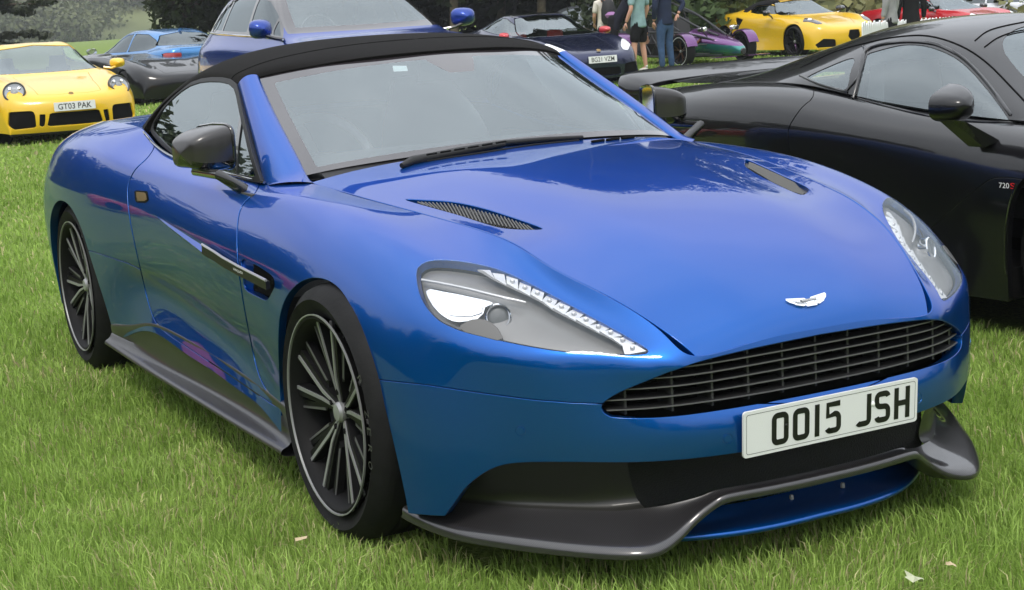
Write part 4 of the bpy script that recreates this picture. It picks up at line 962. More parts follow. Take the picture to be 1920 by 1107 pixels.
def leaves(cen, rad, n, size, flat=1., droop=0., rs=None):
    """n leaf cards gathered round clump centres"""
    r = rs or rng; cen = np.asarray(cen, float); rad = np.broadcast_to(np.asarray(rad, float), (len(cen),)); k = r.integers(0, len(cen), n)
    d = r.normal(size=(n, 3)); d /= np.linalg.norm(d, axis=1, keepdims=True); q = r.random(n)**.45
    P = cen[k]+d*(rad[k]*q)[:, None]*[1, 1, flat]; P[:, 2] -= droop*q*rad[k]
    nrm = d*.6+r.normal(size=(n, 3))*.6+[0, 0, .45]; nrm /= np.linalg.norm(nrm, axis=1, keepdims=True); a = np.cross(nrm, r.normal(size=(n, 3))); a /= np.linalg.norm(a, axis=1, keepdims=True)+1e-9; b = np.cross(nrm, a)
    s = (size*(.6+.8*r.random(n)))[:, None]
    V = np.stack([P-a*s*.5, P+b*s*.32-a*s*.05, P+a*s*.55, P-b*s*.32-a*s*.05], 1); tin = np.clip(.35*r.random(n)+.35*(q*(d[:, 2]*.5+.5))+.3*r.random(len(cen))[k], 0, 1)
    return V.reshape(-1, 3), np.arange(n*4).reshape(n, 4), np.repeat(tin, 4)[:, None]*[1, 1, 1]
def tree(name, label, loc, h, cr_, mat, nl, ls, trunk_h=.35, cat='tree', group=None, flat=.75, clumps=40, seed=1, bark=BARK, low=0., tr=.022, cedar=False):
    r = np.random.default_rng(seed); root = empty(name, loc, label=label, cat=cat, group=group)
    T = [(0, 0, -.2), (.1*h*.1, 0, h*.25), (-.02*h, .02*h, h*.5), (.01*h, 0, h*.8)]; tb = [tube(crv(T, 5), np.linspace(h*tr, h*tr*.25, 16), 8)]
    cen = []; rd = []
    if cedar:
        for lv in np.concatenate([np.linspace(.025, .24, 8), np.linspace(.3, .97, 8)]):
            R1 = cr_*(1.05-.75*lv)
            for k in range(9):
                a = r.random()*6.283; L_ = R1*(.65+.45*r.random())
                for f in (.3, .5, .7, .88, 1.): cen.append((math.cos(a)*L_*f, math.sin(a)*L_*f, h*lv+L_*.10*f-L_*.12*f*f+r.normal()*.1)); rd.append(.45*(1.25-.5*f)*cr_/5)
                tb.append(tube([(0, 0, h*lv-.3), (math.cos(a)*L_*.5, math.sin(a)*L_*.5, h*lv), (math.cos(a)*L_, math.sin(a)*L_, h*lv-.1)], [.09, .06, .02], 5))
    else:
        for k in range(clumps):
            v = r.normal(size=3); v /= np.linalg.norm(v); q = .45+.5*r.random(); c = np.array([v[0]*cr_*q, v[1]*cr_*q, h*(trunk_h+low)+(h*(1-trunk_h-low))*.5*(1+v[2]*q)]); cen.append(c); rd.append(cr_*(.20+.16*r.random()))
            if k % 3 == 0: tb.append(tube([(0, 0, h*trunk_h), (c[0]*.4, c[1]*.4, h*trunk_h+(c[2]-h*trunk_h)*.5), c], [h*tr*.45, h*tr*.25, .02], 5))
    fob('trunk', join(*tb), bark, root, 60)
    V, Q, C = leaves(cen, rd, nl, ls, .32 if cedar else flat, .1, r)
    o = fastmesh('crown', V, Q, np.zeros((0, 3), int), mat, C); o.parent = root; return root
def px_at(px, dist):
    r = ray(px); return CC+r/np.hypot(r[0], r[1])*dist
def ground_at(px, dist): p = px_at(px, dist); return (p[0], p[1], 0)
tree('cedar_tree', 'dark cedar with level layered branches at the far left edge', ground_at((-150, 60), 62), 17, 5.4, LEAF_CEDAR, 70000, .22, cedar=True, seed=3)
tree('oak_tree', 'broad dark leafy tree between the hazy hillside and the blue four-by-four', ground_at((345, 50), 52), 13, 2.9, LEAF_OAK, 26000, .20, trunk_h=.12, low=-.12, clumps=60, seed=5)
# hanging bough of the same kind nearer the top of the frame
WOODG = 'trees of the dark wood behind the cars'
rw = np.random.default_rng(11)
WL = ['above the left rear roof of the four-by-four', 'above the middle of the four-by-four', 'above the windscreen of the four-by-four', 'just left of the far mirror of the four-by-four', 'above the roof of the navy coupe', 'between the navy coupe and the grey saloon', 'above the grey saloon', 'above the person with the backpack', 'above the man in the teal shirt', 'above the man in the navy sweater', 'above the open-wheeled track car', 'above the left end of the golden roadster']
for k, px in enumerate((470, 600, 740, 845, 935, 1010, 1085, 1150, 1215, 1270, 1345, 1420)):
    dist = 50+rw.random()*7; p = ground_at((px, 0), dist); tall = px > 800
    tree('woodland_tree', 'tall dark woodland tree '+WL[k], p, (21+rw.random()*4) if tall else 9+rw.random()*2, 4.4 if tall else 3.0, LEAF_DARK, 17000 if tall else 8000, .34, trunk_h=.14, low=-.06, clumps=90 if tall else 40, seed=20+k, group=WOODG, bark=BARKPALE, tr=.007 if tall else .010)
# under-storey mass closing the wood
cen = []; rd = []
for k in range(170):
    p = px_at((380+rw.random()*1000, 0), 57+rw.random()*6); cen.append((p[0], p[1], .4+rw.random()*7)); rd.append(1.3+rw.random())
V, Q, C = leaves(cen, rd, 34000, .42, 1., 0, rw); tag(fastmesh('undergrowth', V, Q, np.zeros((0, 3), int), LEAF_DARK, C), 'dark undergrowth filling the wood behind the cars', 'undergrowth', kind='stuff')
# bushes and the rough bank on the right
def bush(name, label, loc, h, r_, mat, n, ls, seed, cat='bush', **k):
    rr = np.random.default_rng(seed); root = empty(name, loc, label=label, cat=cat, **k); cen = [(rr.normal()*r_*.4, rr.normal()*r_*.4, h*(.15+.8*rr.random())) for _ in range(24)]
    fob('stem', join(*[tube([(0, 0, -.1), (c[0]*.5, c[1]*.5, c[2]*.5), c], [.04, .03, .01], 5) for c in cen[::3]]), BARK, root, 60)
    V, Q, C = leaves(cen, r_*.42, n, ls, .9, 0, rr); o = fastmesh('foliage', V, Q, np.zeros((0, 3), int), mat, C); o.parent = root
bush('elder_bush', 'bright green bush with large leaves behind the purple open-wheeled car', ground_at((1335, 20), 37), 2.6, 1.5, LEAF_BUSH, 4200, .22, 1)
bush('scrub_bush', 'olive scrub on the bank just behind the yellow convertible', ground_at((1430, 10), 42), 2.6, 1.6, LEAF_OAK, 4500, .16, 2)
bush('scrub_bush', 'dark scrub behind the bright green bush, at the edge of the wood', ground_at((1265, 10), 41), 3.2, 1.7, LEAF_DARK, 5000, .2, 3)
BANK = bpy.data.materials.new('bank_turf'); t, b = nodes_of(BANK); t.links.new(ramp(t, noise(t, .5, 6), [(.3, (.055, .065, .02)), (.5, (.12, .125, .045)), (.72, (.23, .21, .10))]), b.inputs['Base Color']); b.inputs['Roughness'].default_value = .95
bk0 = np.array(ground_at((1400, 0), 44)); ev = MC @ np.array([1., 0, 0]); ev[2] = 0; ev /= np.linalg.norm(ev); fv = np.array([-ev[1], ev[0], 0])
G = np.array([[bk0+ev*a+fv*b_+[0, 0, max(-.05, -.05+.42*b_-.004*b_*b_+.25*math.sin(a*.35+b_*.2)*min(1, b_/4))] for b_ in np.linspace(0, 34, 24)] for a in np.linspace(-3, 60, 40)])
s_ = shell(G); s_ = s_ if s_.N[:, 2].mean() > 0 else shell(G, flip=True); tag(ob('bank', s_, BANK), kind='structure')
cen = [bk0+ev*rw.random()*26+fv*rw.random()*9 for _ in range(260)]; cen = [c+[0, 0, .42*((c-bk0) @ fv)] for c in cen]
V, Q, C = leaves(cen, .55, 15000, .34, .8, 0, rw); V = V*[1, 1, 1]; tag(fastmesh('rough_grass', V, Q, np.zeros((0, 3), int), STRAW, C), 'long straw coloured grass on the bank', 'rough grass', kind='stuff')
# hazy valley side far away on the left
HILL = bpy.data.materials.new('hill_pasture'); t, b = nodes_of(HILL); t.links.new(ramp(t, noise(t, .012, 8), [(.35, (.075, .095, .035)), (.5, (.13, .15, .055)), (.65, (.17, .17, .07))]), b.inputs['Base Color']); b.inputs['Roughness'].default_value = 1
h0 = np.array(ground_at((180, 0), 260)); he = np.array([math.cos(-.25+yaw*0), 0, 0]); r0 = ray((180, 60)); r0 = np.array([r0[0], r0[1], 0])/np.hypot(r0[0], r0[1]); e0 = np.array([r0[1], -r0[0], 0])
G = np.array([[h0+e0*a+r0*b_+[0, 0, -1+.20*b_+6*math.sin(a*.02+1)*b_/200] for b_ in np.linspace(0, 190, 20)] for a in np.linspace(-300, 200, 40)])
s_ = shell(G); s_ = s_ if s_.N[:, 2].mean() > 0 else shell(G, flip=True); tag(ob('hillside', s_, HILL), kind='structure')
cen = []; rd = []
for k in range(420):
    a = -60+rw.random()*120; b_ = rw.random()**1.3*70
    f_ = vnoise(np.array([a]), np.array([b_*2.]), 34, 44)[0]
    if f_ < .42 and b_ < 40 and a > 2: continue
    p = h0+e0*a+r0*b_; cen.append((p[0], p[1], 1.5+.2*b_)); rd.append(3.5+2.5*rw.random())
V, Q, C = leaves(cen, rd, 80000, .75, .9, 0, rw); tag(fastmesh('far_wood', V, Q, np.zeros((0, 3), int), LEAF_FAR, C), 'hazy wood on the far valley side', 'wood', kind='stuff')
# trees round the rest of the field (they are what the bodywork mirrors)
cen = []; rd = []
for k in range(230):
    a = R_(100+rw.random()*235); d_ = 48+rw.random()*14; hh = 3+rw.random()**.8*(9 if math.sin(a*5) > -.2 else 6)
    # a counted from +Y, clockwise; leaves the wood and the hill to the front free
    cen.append((math.sin(a)*d_, math.cos(a)*d_, hh*.5+rw.random()*hh*.5)); rd.append(2.6+1.6*rw.random())
    cen.append((math.sin(a)*d_, math.cos(a)*d_, 1.5)); rd.append(2.8)
for k in range(260):   # the tall row along the left side of the field
    y = -16+rw.random()*80; x = -27-rw.random()*7-.12*max(0, y-20); top = 7+1.8*math.sin(y*.23)+1.6*math.sin(y*.71+1); cen.append((x, y, rw.random()*top)); rd.append(1.6+1.1*rw.random())
for k in range(150):
    x = -30+rw.random()*27; y = 46+rw.random()*6; top = 8.5+1.6*math.sin(x*.5)+1.2*math.sin(x*1.3); cen.append((x, y, rw.random()*top)); rd.append(1.6+1.1*rw.random())
V, Q, C = leaves(cen, rd, 140000, .7, 1., 0, rw); tag(fastmesh('tree_belt', V, Q, np.zeros((0, 3), int), LEAF_OAK, C), 'belt of trees round the field, mirrored in the paint', 'tree belt', kind='stuff')

# hazy air over the whole field
HZ = bpy.data.materials.new('haze_air'); HZ.use_nodes = True; t = HZ.node_tree; t.nodes.clear(); o_ = nd(t, 'ShaderNodeOutputMaterial'); pv = nd(t, 'ShaderNodeVolumePrincipled'); pv.inputs['Color'].default_value = (.86, .90, .96, 1); pv.inputs['Density'].default_value = .0006
t.links.new(pv.outputs[0], o_.inputs['Volume'])
hb = fob('haze', box((0, 0, 21.), (960, 960, 23.5)), HZ, None, None); hb['kind'] = 'stuff'
# ================================================================== the black coupe standing beside it
BLACK = pm('black_paint', (.005, .005, .006), .3, .0, .85, .15, coat_rough=.01, coat_ior=1.48)
OB = np.array([2.97, .13, 0.])
cp = empty('coupe', tuple(OB), label='black low coupe with a rear wing, parked alongside the blue convertible on the right', cat='car')
bpx = lambda V: topx(V+OB)
def csec(y, *p): return [(-u, y, z) for u, z in p]
BB = np.array([
 csec(-1.02,(0,.42),(.2,.42),(.4,.42),(.52,.41),(.6,.38),(.64,.34),(.65,.29),(.64,.24),(.6,.18)),
 csec(-.85,(0,.52),(.25,.52),(.5,.51),(.64,.49),(.72,.45),(.77,.40),(.78,.33),(.77,.26),(.74,.15)),
 csec(-.5,(0,.66),(.3,.665),(.58,.67),(.72,.665),(.82,.62),(.88,.54),(.90,.44),(.89,.33),(.86,.15)),
 csec(0,(0,.745),(.3,.75),(.6,.77),(.74,.785),(.86,.75),(.93,.66),(.95,.52),(.94,.36),(.91,.16)),
 csec(.4,(0,.79),(.35,.795),(.66,.80),(.79,.805),(.88,.76),(.93,.67),(.94,.53),(.93,.38),(.91,.16)),
 csec(.8,(0,.80),(.4,.81),(.68,.825),(.785,.83),(.86,.785),(.905,.70),(.91,.54),(.905,.38),(.94,.16)),
 csec(1.2,(0,.80),(.4,.82),(.68,.85),(.79,.862),(.865,.815),(.912,.735),(.905,.56),(.895,.38),(.95,.16)),
 csec(1.6,(0,.82),(.4,.85),(.68,.90),(.79,.912),(.875,.865),(.93,.765),(.925,.59),(.915,.40),(.96,.16)),
 csec(2.0,(0,.86),(.4,.88),(.66,.93),(.78,.942),(.885,.905),(.952,.80),(.958,.62),(.95,.42),(.96,.17)),
 csec(2.4,(0,.90),(.4,.90),(.64,.93),(.77,.945),(.885,.905),(.955,.81),(.968,.64),(.96,.43),(.95,.18)),
 csec(2.8,(0,.90),(.4,.90),(.62,.915),(.74,.92),(.865,.875),(.935,.785),(.955,.63),(.95,.43),(.94,.20)),
 csec(3.1,(0,.89),(.4,.89),(.60,.895),(.70,.89),(.81,.835),(.88,.755),(.90,.62),(.89,.45),(.88,.24)),
 csec(3.32,(0,.87),(.4,.87),(.58,.87),(.66,.86),(.75,.81),(.81,.74),(.83,.62),(.82,.48),(.8,.30)),
 csec(3.42,(0,.84),(.4,.84),(.56,.835),(.62,.82),(.70,.77),(.75,.71),(.77,.62),(.76,.50),(.74,.36))])
GBk = surf(BB, 190, 64, mt=(1, 0), k=3); bs = shell(GBk)
cen_ = bs.V.mean(0)
if ((bs.V-cen_)*bs.N).sum(1).mean() < 0: bs = shell(GBk, flip=True)
fa = crv([(.43,.04),(.432,.2),(.425,.35),(.40,.50),(.34,.625),(.2,.70),(0,.725),(-.2,.70),(-.36,.60),(-.42,.45),(-.44,.25),(-.44,.04)], 5)
ra = [(x+2.67, z+.01) for x, z in fa]
for A in (fa, np.array(ra)): bs = cutout(bs, 'yz', np.vstack([A, [(A[-1][0], -1), (A[0][0], -1)]]), mask=lambda V: np.abs(V[:, 0]) > .5)[1]
def cutpx(s, poly, gap=.0025, mask=None):
    dist = np.linalg.norm(s.V+OB-CC, axis=1); d = sdist(bpx(s.V), poly)*dist/F_PX
    if mask is not None: d = np.where(mask(s.V), d, -np.abs(d)-.05)
    return clip(s, d-gap)[0], clip(s, -d-gap)[0]
DR = np.vstack([crv([(1527,150),(1524,182),(1505,200),(1490,220),(1479,240),(1478,262),(1490,330),(1530,420),(1600,520),(1640,580)], 4), [(1690,580)], crv([(1700,470),(1755,420),(1800,380),(1850,341),(1870,334),(1900,334),(1960,340),(2060,300),(2060,150)], 4)])
dr, bs2 = cutpx(bs, DR, mask=lambda V: V[:, 1] > .2)
wing_, quart_ = clip(bs2, .9-bs2.V[:, 1])
both('front_wing', flange(wing_, .02, .002, sk), BLACK, cp); both('rear_body', flange(quart_, .03, .002, sk), BLACK, cp); pair('door', flange(dr, .02, .0025), BLACK, cp)
CN = np.array([
 [(.745,.50,.825),(.68,.42,.83),(.55,.32,.825),(.35,.2,.815),(0,.10,.80)],
 [(.768,.62,.832),(.715,.69,.90),(.60,.69,.95),(.36,.55,.955),(0,.45,.955)],
 [(.775,.8,.842),(.718,.88,.94),(.605,.93,1.035),(.38,.85,1.075),(0,.75,1.085)],
 [(.78,1.0,.858),(.72,1.04,.965),(.60,1.10,1.083),(.40,1.10,1.152),(0,1.05,1.17)],
 [(.782,1.25,.882),(.722,1.27,.985),(.59,1.31,1.112),(.40,1.33,1.180),(0,1.33,1.208)],
 [(.78,1.5,.912),(.715,1.51,1.0),(.575,1.54,1.108),(.39,1.56,1.175),(0,1.58,1.205)],
 [(.765,1.8,.945),(.695,1.81,1.005),(.55,1.82,1.078),(.37,1.85,1.14),(0,1.9,1.183)],
 [(.73,2.1,.95),(.64,2.1,.985),(.50,2.12,1.03),(.33,2.15,1.08),(0,2.2,1.125)],
 [(.66,2.5,.94),(.56,2.5,.955),(.42,2.52,.98),(.26,2.55,1.01),(0,2.6,1.04)],
 [(.60,2.85,.915),(.5,2.85,.925),(.36,2.85,.93),(.2,2.87,.94),(0,2.9,.945)]])*[-1, 1, 1]
GC = surf(CN, 110, 60, mt=(0, 1), k=3); cn = shell(GC)
if cn.N[:, 2].mean() < 0: cn = shell(GC, flip=True)
CG = glassmat('coupe_glass', (.60, .68, .68), .14, ior=1.5)
TRIM = pm('coupe_trim', (.006, .006, .007), .35, 0, .6)
DGL = np.vstack([crv([(1605,181),(1612,145),(1626,101)], 4), crv([(1626,101),(1680,86.5),(1712,84),(1742,88),(1775,100),(1803,117),(1830,143),(1855,173),(1878,204),(1893,227)], 3), crv([(1893,228),(1820,224),(1750,214),(1680,200),(1605,182)], 3)])
QGL = crv([(1511,147),(1550,127),(1600,109),(1594,135),(1586,167),(1560,163),(1530,154)], 4, True)
WGL = np.vstack([crv([(1884,100),(1880,82),(1886,68),(1905,55),(1940,46),(2010,40)], 4), [(2200, 60), (2200, 300)], crv([(2000,205),(1945,165),(1910,133),(1884,100)], 4)])
near = lambda V: V[:, 0] < -.3
dg, c2 = cutpx(cn, DGL, .001, near); qg, c2 = cutpx(c2, QGL, .001, near); wg, c2 = cutpx(c2, WGL, .001, lambda V: V[:, 1] < 1.25)
dg2, c2 = cutpx(c2, DGL+0, -.014, near) if False else (None, c2)
both('cabin_shell', flange(c2, .012, .002, sk), BLACK, cp)
pair('door_glass', Sh(dg.V-dg.N*.003, dg.N, dg.F), CG, cp); pair('quarter_glass', Sh(qg.V-qg.N*.003, qg.N, qg.F), CG, cp); both('windscreen', Sh(wg.V-wg.N*.003, wg.N, wg.F), CG, cp)
BC = BVHTree.FromPolygons((join(bs, cn).V+OB).tolist(), join(bs, cn).F)
def hitb(px, off=0.):
    p, n, i, d = BC.ray_cast(Vector(CC), Vector(ray(px)).normalized())
    if p is None: return None
    n = np.array(n); n = n if n @ ray(px) < 0 else -n; return np.array(p)+n*off-OB
def line(nm, pts, r, mat, off=.001, par=cp):
    P = [hitb(p, off) for p in crv(pts, 4)]; P = np.array([p for p in P if p is not None])
    if len(P) > 2: fpair(nm, tube(P, r, 6), mat, par, 60)
line('window_frame', [(1600,185),(1612,140),(1624,96),(1680,80),(1742,81),(1780,94),(1810,113),(1840,143),(1868,178),(1903,228)], .008, TRIM)
line('waist_seal', [(1500,142),(1540,160),(1585,172),(1605,184),(1680,204),(1750,219),(1820,228),(1910,231)], .006, TRIM)
line('roof_joint', [(1500,128),(1560,100),(1622,82),(1680,70),(1740,68),(1800,86),(1850,118),(1900,168),(1930,200)], .0035, DARKVOID)
line('windscreen_joint', [(1828,77),(1850,60),(1880,50),(1930,40)], .003, DARKVOID); line('windscreen_joint', [(1846,89),(1870,72),(1900,61),(1940,54)], .003, DARKVOID)
line('pillar_joint', [(1618,88),(1622,96),(1612,140),(1588,170)], .006, TRIM)
# rear wing
W_ = np.array([[(0,3.50,.985),(0,3.42,1.0),(0,3.30,.995),(0,3.12,.955)], [(-.35,3.50,.983),(-.35,3.42,.998),(-.35,3.30,.993),(-.35,3.12,.953)], [(-.62,3.47,.978),(-.62,3.39,.99),(-.62,3.28,.982),(-.62,3.12,.942)], [(-.73,3.42,.965),(-.73,3.36,.968),(-.73,3.26,.955),(-.73,3.14,.925)], [(-.775,3.38,.92),(-.78,3.33,.915),(-.775,3.24,.905),(-.76,3.15,.895)], [(-.77,3.37,.86),(-.775,3.30,.86),(-.77,3.22,.865),(-.75,3.16,.87)]])
gw_ = surf(W_, 40, 20, ms=(1, 0), k=2); s_ = shell(gw_); s_ = s_ if s_.N[:, 2].mean() > 0 else shell(gw_, flip=True)
lo_ = Sh(s_.V-[0, .0, .022], -s_.N, [f[::-1] for f in s_.F])
both('rear_wing', join(flange(s_, .02, .004, sk), lo_), BLACK, cp)
DKc = np.array([[(0,3.14,.955),(0,2.95,.955),(0,2.7,1.0)], [(-.35,3.14,.95),(-.35,2.95,.945),(-.35,2.7,.955)], [(-.6,3.13,.935),(-.6,2.95,.925),(-.58,2.7,.93)]])
s_ = shell(surf(DKc, 20, 12, ms=(1, 0))); s_ = s_ if s_.N[:, 2].mean() > 0 else Sh(s_.V, -s_.N, [f[::-1] for f in s_.F]); both('engine_cover', s_, BLACK, cp)
fpair('rear_outlet', box((-.70, 3.34, .70), (.10, .06, .09)), DARKVOID, cp)
# mirror
for m_ in (0, 1):
    mr = empty('door_mirror', (1.035 if m_ else -1.035, .56, .905)); mr.parent = cp; V = []; nu, nv = 24, 14
    for i in range(nu):
        th = 2*math.pi*i/nu; c, s = math.cos(th), math.sin(th)
        for j in range(nv):
            ph = j/(nv-1); k = math.sin(ph*math.pi/2)**.45; x = .092*k*math.copysign(abs(c)**.55, c); z = .066*k*math.copysign(abs(s)**.6, s)*(1+.25*x/.095); y = -.07+.15*ph
            V.append((x, y+.25*x, z+.10*(x if z > 0 else 0)))
    F = [(i*nv+j, ((i+1) % nu)*nv+j, ((i+1) % nu)*nv+j+1, i*nv+j+1) for i in range(nu) for j in range(nv-1)]+[tuple(i*nv+nv-1 for i in range(nu))]
    fl = (lambda q: mir(q)) if m_ else (lambda q: q)
    fob('mirror_shell', fl(fsh(V, F)), BLACK, mr, 40)
    fob('mirror_arm', fl(fsh([(-.045,-.01,-.05),(-.045,.05,-.055),(.01,.05,-.062),(.01,-.03,-.06),(.10,-.03,-.165),(.10,.05,-.165),(.165,.04,-.150),(.165,-.05,-.145)], [(0,1,2,3),(4,7,6,5),(0,3,4,4),(3,2,5,4),(2,6,7,3),(0,4,5,1),(1,5,6,2),(0,3,7,4)])), GLOSSBLACK, mr, 20)
for y in (0, 2.67):
    for sx in (-1, 1): wheel(cp, (sx*.80, y, .335), sx, .335, .27 if y else .245, .255, spokes='fork', face=GLOSSBLACK, detail=False, n=7, rimring=False)
    fpair('wheel_well', Sh(well(y+.0, .425, .55, .86, 0).V, np.zeros((0, 3)), well(y, .425, .55, .86, 0).F) if False else (lambda q: fsh(q.V, q.F))(well(y, .41, .55, .87, 0)), DARKVOID, cp)
line('arch_lip', [(1906,345),(1893,390),(1886,440),(1886,500),(1893,555)], .006, GLOSSBLACK)
u_ = fob('underbody', join(box((0, 1.33, .22), (.88, .88, .06)), box((0, 1.3, .25), (.55, 2.2, .08))), DARKVOID, cp, None); u_['kind'] = 'stuff'
fob('cabin_floor', box((0, 1.3, .50), (.70, .75, .06)), LEATHER, cp, None)
for x in (-.35, .35): fob('seat', box((x, 1.62, .76), (.22, .07, .26), 0, .7), SEAT, cp)
fob('cabin_rear_wall', box((0, 1.95, .82), (.62, .03, .14), 0, .7), LEATHER, cp)
# the bonnet-side badge: digits white, last letter red
c0 = hitb((1882, 348), .003); ex_ = hitb((1900, 349), .003)-hitb((1870, 347), .003)
text('badge_digits', '720', .020, frame(hitb((1884, 348), .003), ex_, (0, 0, 1)), pm('badge_white', (.8, .8, .8), .3), cp, width=.055); text('badge_letter', 'S', .022, frame(hitb((1900, 349), .003), ex_, (0, 0, 1)), pm('badge_red', (.7, .02, .02), .3), cp, width=.024)
# ================================================================== the other cars of the show, each lofted from its own sections
def half(rows): return np.array([[(-u, y, z) for u, z in r] for y, r in rows])
class Car:
    """body panels come from one lofted skin in the car's own frame: nose at -y, its right side at -x"""
    def __init__(s, name, label, loc, rz, sections, paint_, ns=90, nt_=46, group=None, k=2):
        s.root = empty(name, loc, rz, label=label, cat='car', group=group); s.paint = paint_
        G = surf(np.array([[(-u, y, z) for u, y, z in r] for r in sections]), ns, nt_, mt=(1, 0), k=k); b = shell(G); c = b.V.mean(0)*[1, 1, 1]; c[0] = 0
        if ((b.V-c)*b.N).sum(1).mean() < 0: b = shell(G, flip=True)
        s.body = b; s.skin = b
    def cut(s, pr, poly, mask=None): a, s.body = cutout(s.body, pr, poly, mask=mask); return a
    def arch(s, y, z, r, w=.5):
        t = np.linspace(-.5, math.pi+.5, 26); P = np.stack([y+r*np.cos(t), z+r*np.sin(t)], 1); P = np.vstack([P, [(y-r, -1), (y+r, -1)]]); s.cut('yz', P, lambda V: np.abs(V[:, 0]) > w)
    def panel(s, nm, pr, poly, mat, off=0., mask=None, pairs=False, edge=True, par=None, gap=.004):
        f = PR[pr]; d = sdist(f(s.body.V), poly); d = np.where(mask(s.body.V), d, -np.abs(d)-.05) if mask is not None else d
        a = clip(s.body, d-gap)[0]; s.body = clip(s.body, -d-gap)[0]
        if not len(a.V): return None
        a = Sh(a.V+a.N*off, a.N, a.F); a = flange(a, .015, .003, sk) if edge else a
        return pair(nm, a, mat, par or s.root) if pairs else both(nm, a, mat, par or s.root)
    def done(s, nm='body'): return both(nm, flange(s.body, .02, .003, sk), s.paint, s.root)
    def wheels(s, wb, tr, r, wt, rr, floor=.62, **k):
        for y in (0, wb):
            for sx in (-1, 1): wheel(s.root, (sx*tr, y, r), sx, r, wt, rr, detail=False, **k)
            fpair('wheel_well', (lambda q: fsh(q.V, q.F))(well(y, r+.06, floor-.15, tr+.08, 0)), DARKVOID, s.root)
        fob('underbody', box((0, wb/2, .24), (tr+.02, wb/2-r-.08, .07)), DARKVOID, s.root, None); fob('floor_pan', box((0, wb/2, .30), (floor-.17, wb/2+.55, .07)), DARKVOID, s.root, None)
    def plate(s, txt, y, z, tilt=0., w=.26, mat=None, face=-1):
        e = empty('number_plate'); e.parent = s.root; M = frame((0, y, z), (1, 0, 0), (0, math.sin(tilt), math.cos(tilt))); fr = lambda a, b, h: (M @ np.array([a, b, h, 1]))[:3]
        fob('plate_panel', prism(rrect(w, .0555, .008), -.01, 0, fr), mat or PLATEWHITE, e, 30)
        text('plate_lettering', txt, .072, (lambda q: q)(M), PLATEBLACK, e, width=w*1.62, ext_=.002, bold=.006)['kind'] = 'stuff'
def mirror_pod(c, u, y, z, mat, w=.10, h=.065, arm=(.75, .03, .86), armmat=None):
    for sx in (-1, 1):
        mr = empty('door_mirror', (sx*u, y, z)); mr.parent = c.root; V = []; nu, nv = 16, 9
        for i in range(nu):
            th = 2*math.pi*i/nu; cc, ss = math.cos(th), math.sin(th)
            for j in range(nv): ph = j/(nv-1); k = math.sin(ph*math.pi/2)**.6; V.append((w*k*math.copysign(abs(cc)**.7, cc), -.07+.13*ph+(.2*w*k*cc), h*k*math.copysign(abs(ss)**.7, ss)))
        F = [(i*nv+j, ((i+1) % nu)*nv+j, ((i+1) % nu)*nv+j+1, i*nv+j+1) for i in range(nu) for j in range(nv-1)]
        fl = (lambda q: q) if sx < 0 else mir
        fob('mirror_shell', fl(fsh(V, F)), mat, mr, 45); fob('mirror_glass', fl(fsh([V[i*nv+nv-1] for i in range(nu)], [tuple(range(nu))])), SILVER, mr, None)
        fob('mirror_arm', fl(tube([(.03, 0, -h*.7), (.5*(u-arm[0]), .0, -h*1.05), (u-arm[0], arm[1], arm[2]-z)], .018, 6)), armmat or GLOSSBLACK, mr, 50)
def roundlamp(c, u, y, z, r, nrm, ringmat, bowl):
    n = np.array(nrm, float); n /= np.linalg.norm(n); bv = BVHTree.FromPolygons(c.skin.V.tolist(), c.skin.F); h = bv.ray_cast(Vector(np.array([-u, y, z])+n*.6), Vector(-n))[0]; u, y, z = (-h[0], h[1], h[2]); y, z = y+n[1]*.012, z+n[2]*.012
    for sx in (0, 1):
        e = empty('headlight'); e.parent = c.root; fl = mir if sx else (lambda q: q)
        q = np.array([-u, y, z])
        fob('lamp_ring', fl(disc(q, n, [(r*1.06, -.05), (r*1.06, .004), (r*.97, .012), (r*.9, .004), (r*.88, -.02)], 28)), ringmat, e, 40)
        fob('lamp_bowl', fl(disc(q, n, [(r*.9, -.004), (r*.6, -.02), (0, -.028)], 24)), bowl, e, 60)
        fob('lamp_projector', fl(disc(q, n, [(r*.34, -.03), (r*.34, -.008), (r*.2, .002), (0, .005)], 16)), pm('projector_glass', (.22, .23, .23), .12, .4, 1.), e, 60)
        for a in range(4): t = a*math.pi/2+.78; M = frame(q, np.cross((0, 0, 1), n), np.cross(n, np.cross((0, 0, 1), n))); p = (M @ np.array([math.cos(t)*r*.6, math.sin(t)*r*.6, -.004, 1]))[:3]; fob('lamp_led', fl(disc(p, n, [(r*.15, -.01), (r*.13, .004), (0, .006)], 10)), CRYSTAL, e, 60)
GLS = glassmat('far_glass', (.62, .68, .69), .15, ior=1.5); GLD = glassmat('dark_far_glass', (.06, .065, .07), .08, ior=1.5)
def seats(c, ys, z=.62, w=.36, h=.3, n=2):
    for y in ys:
        for x in (-w, w):
            e = empty('seat'); e.parent = c.root; fob('seat_back', box((x, y, z), (.21, .07, h), 0, .75), LEATHER, e, 30); fob('head_rest', box((x, y+.02, z+h+.07), (.12, .05, .08), 0, .8), LEATHER, e, 30)
    if n == 2: fob('dashboard', box((0, ys[0]-1.05, z+.10), (.62, .16, .08), 0, .9), LEATHER, c.root, 30)
def face_to(loc, a): return a
YELLOW = paint('yellow_paint', (.78, .49, .015), .0, .3, .05, 1.5); SKYBLUE = paint('light_blue_paint', (.05, .22, .50), .7, .25); NAVY = paint('navy_paint', (.006, .012, .060), .6, .22); DEEPBLUE = paint('dark_blue_paint', (.008, .045, .30), .55, .22, coat_ior=1.45)
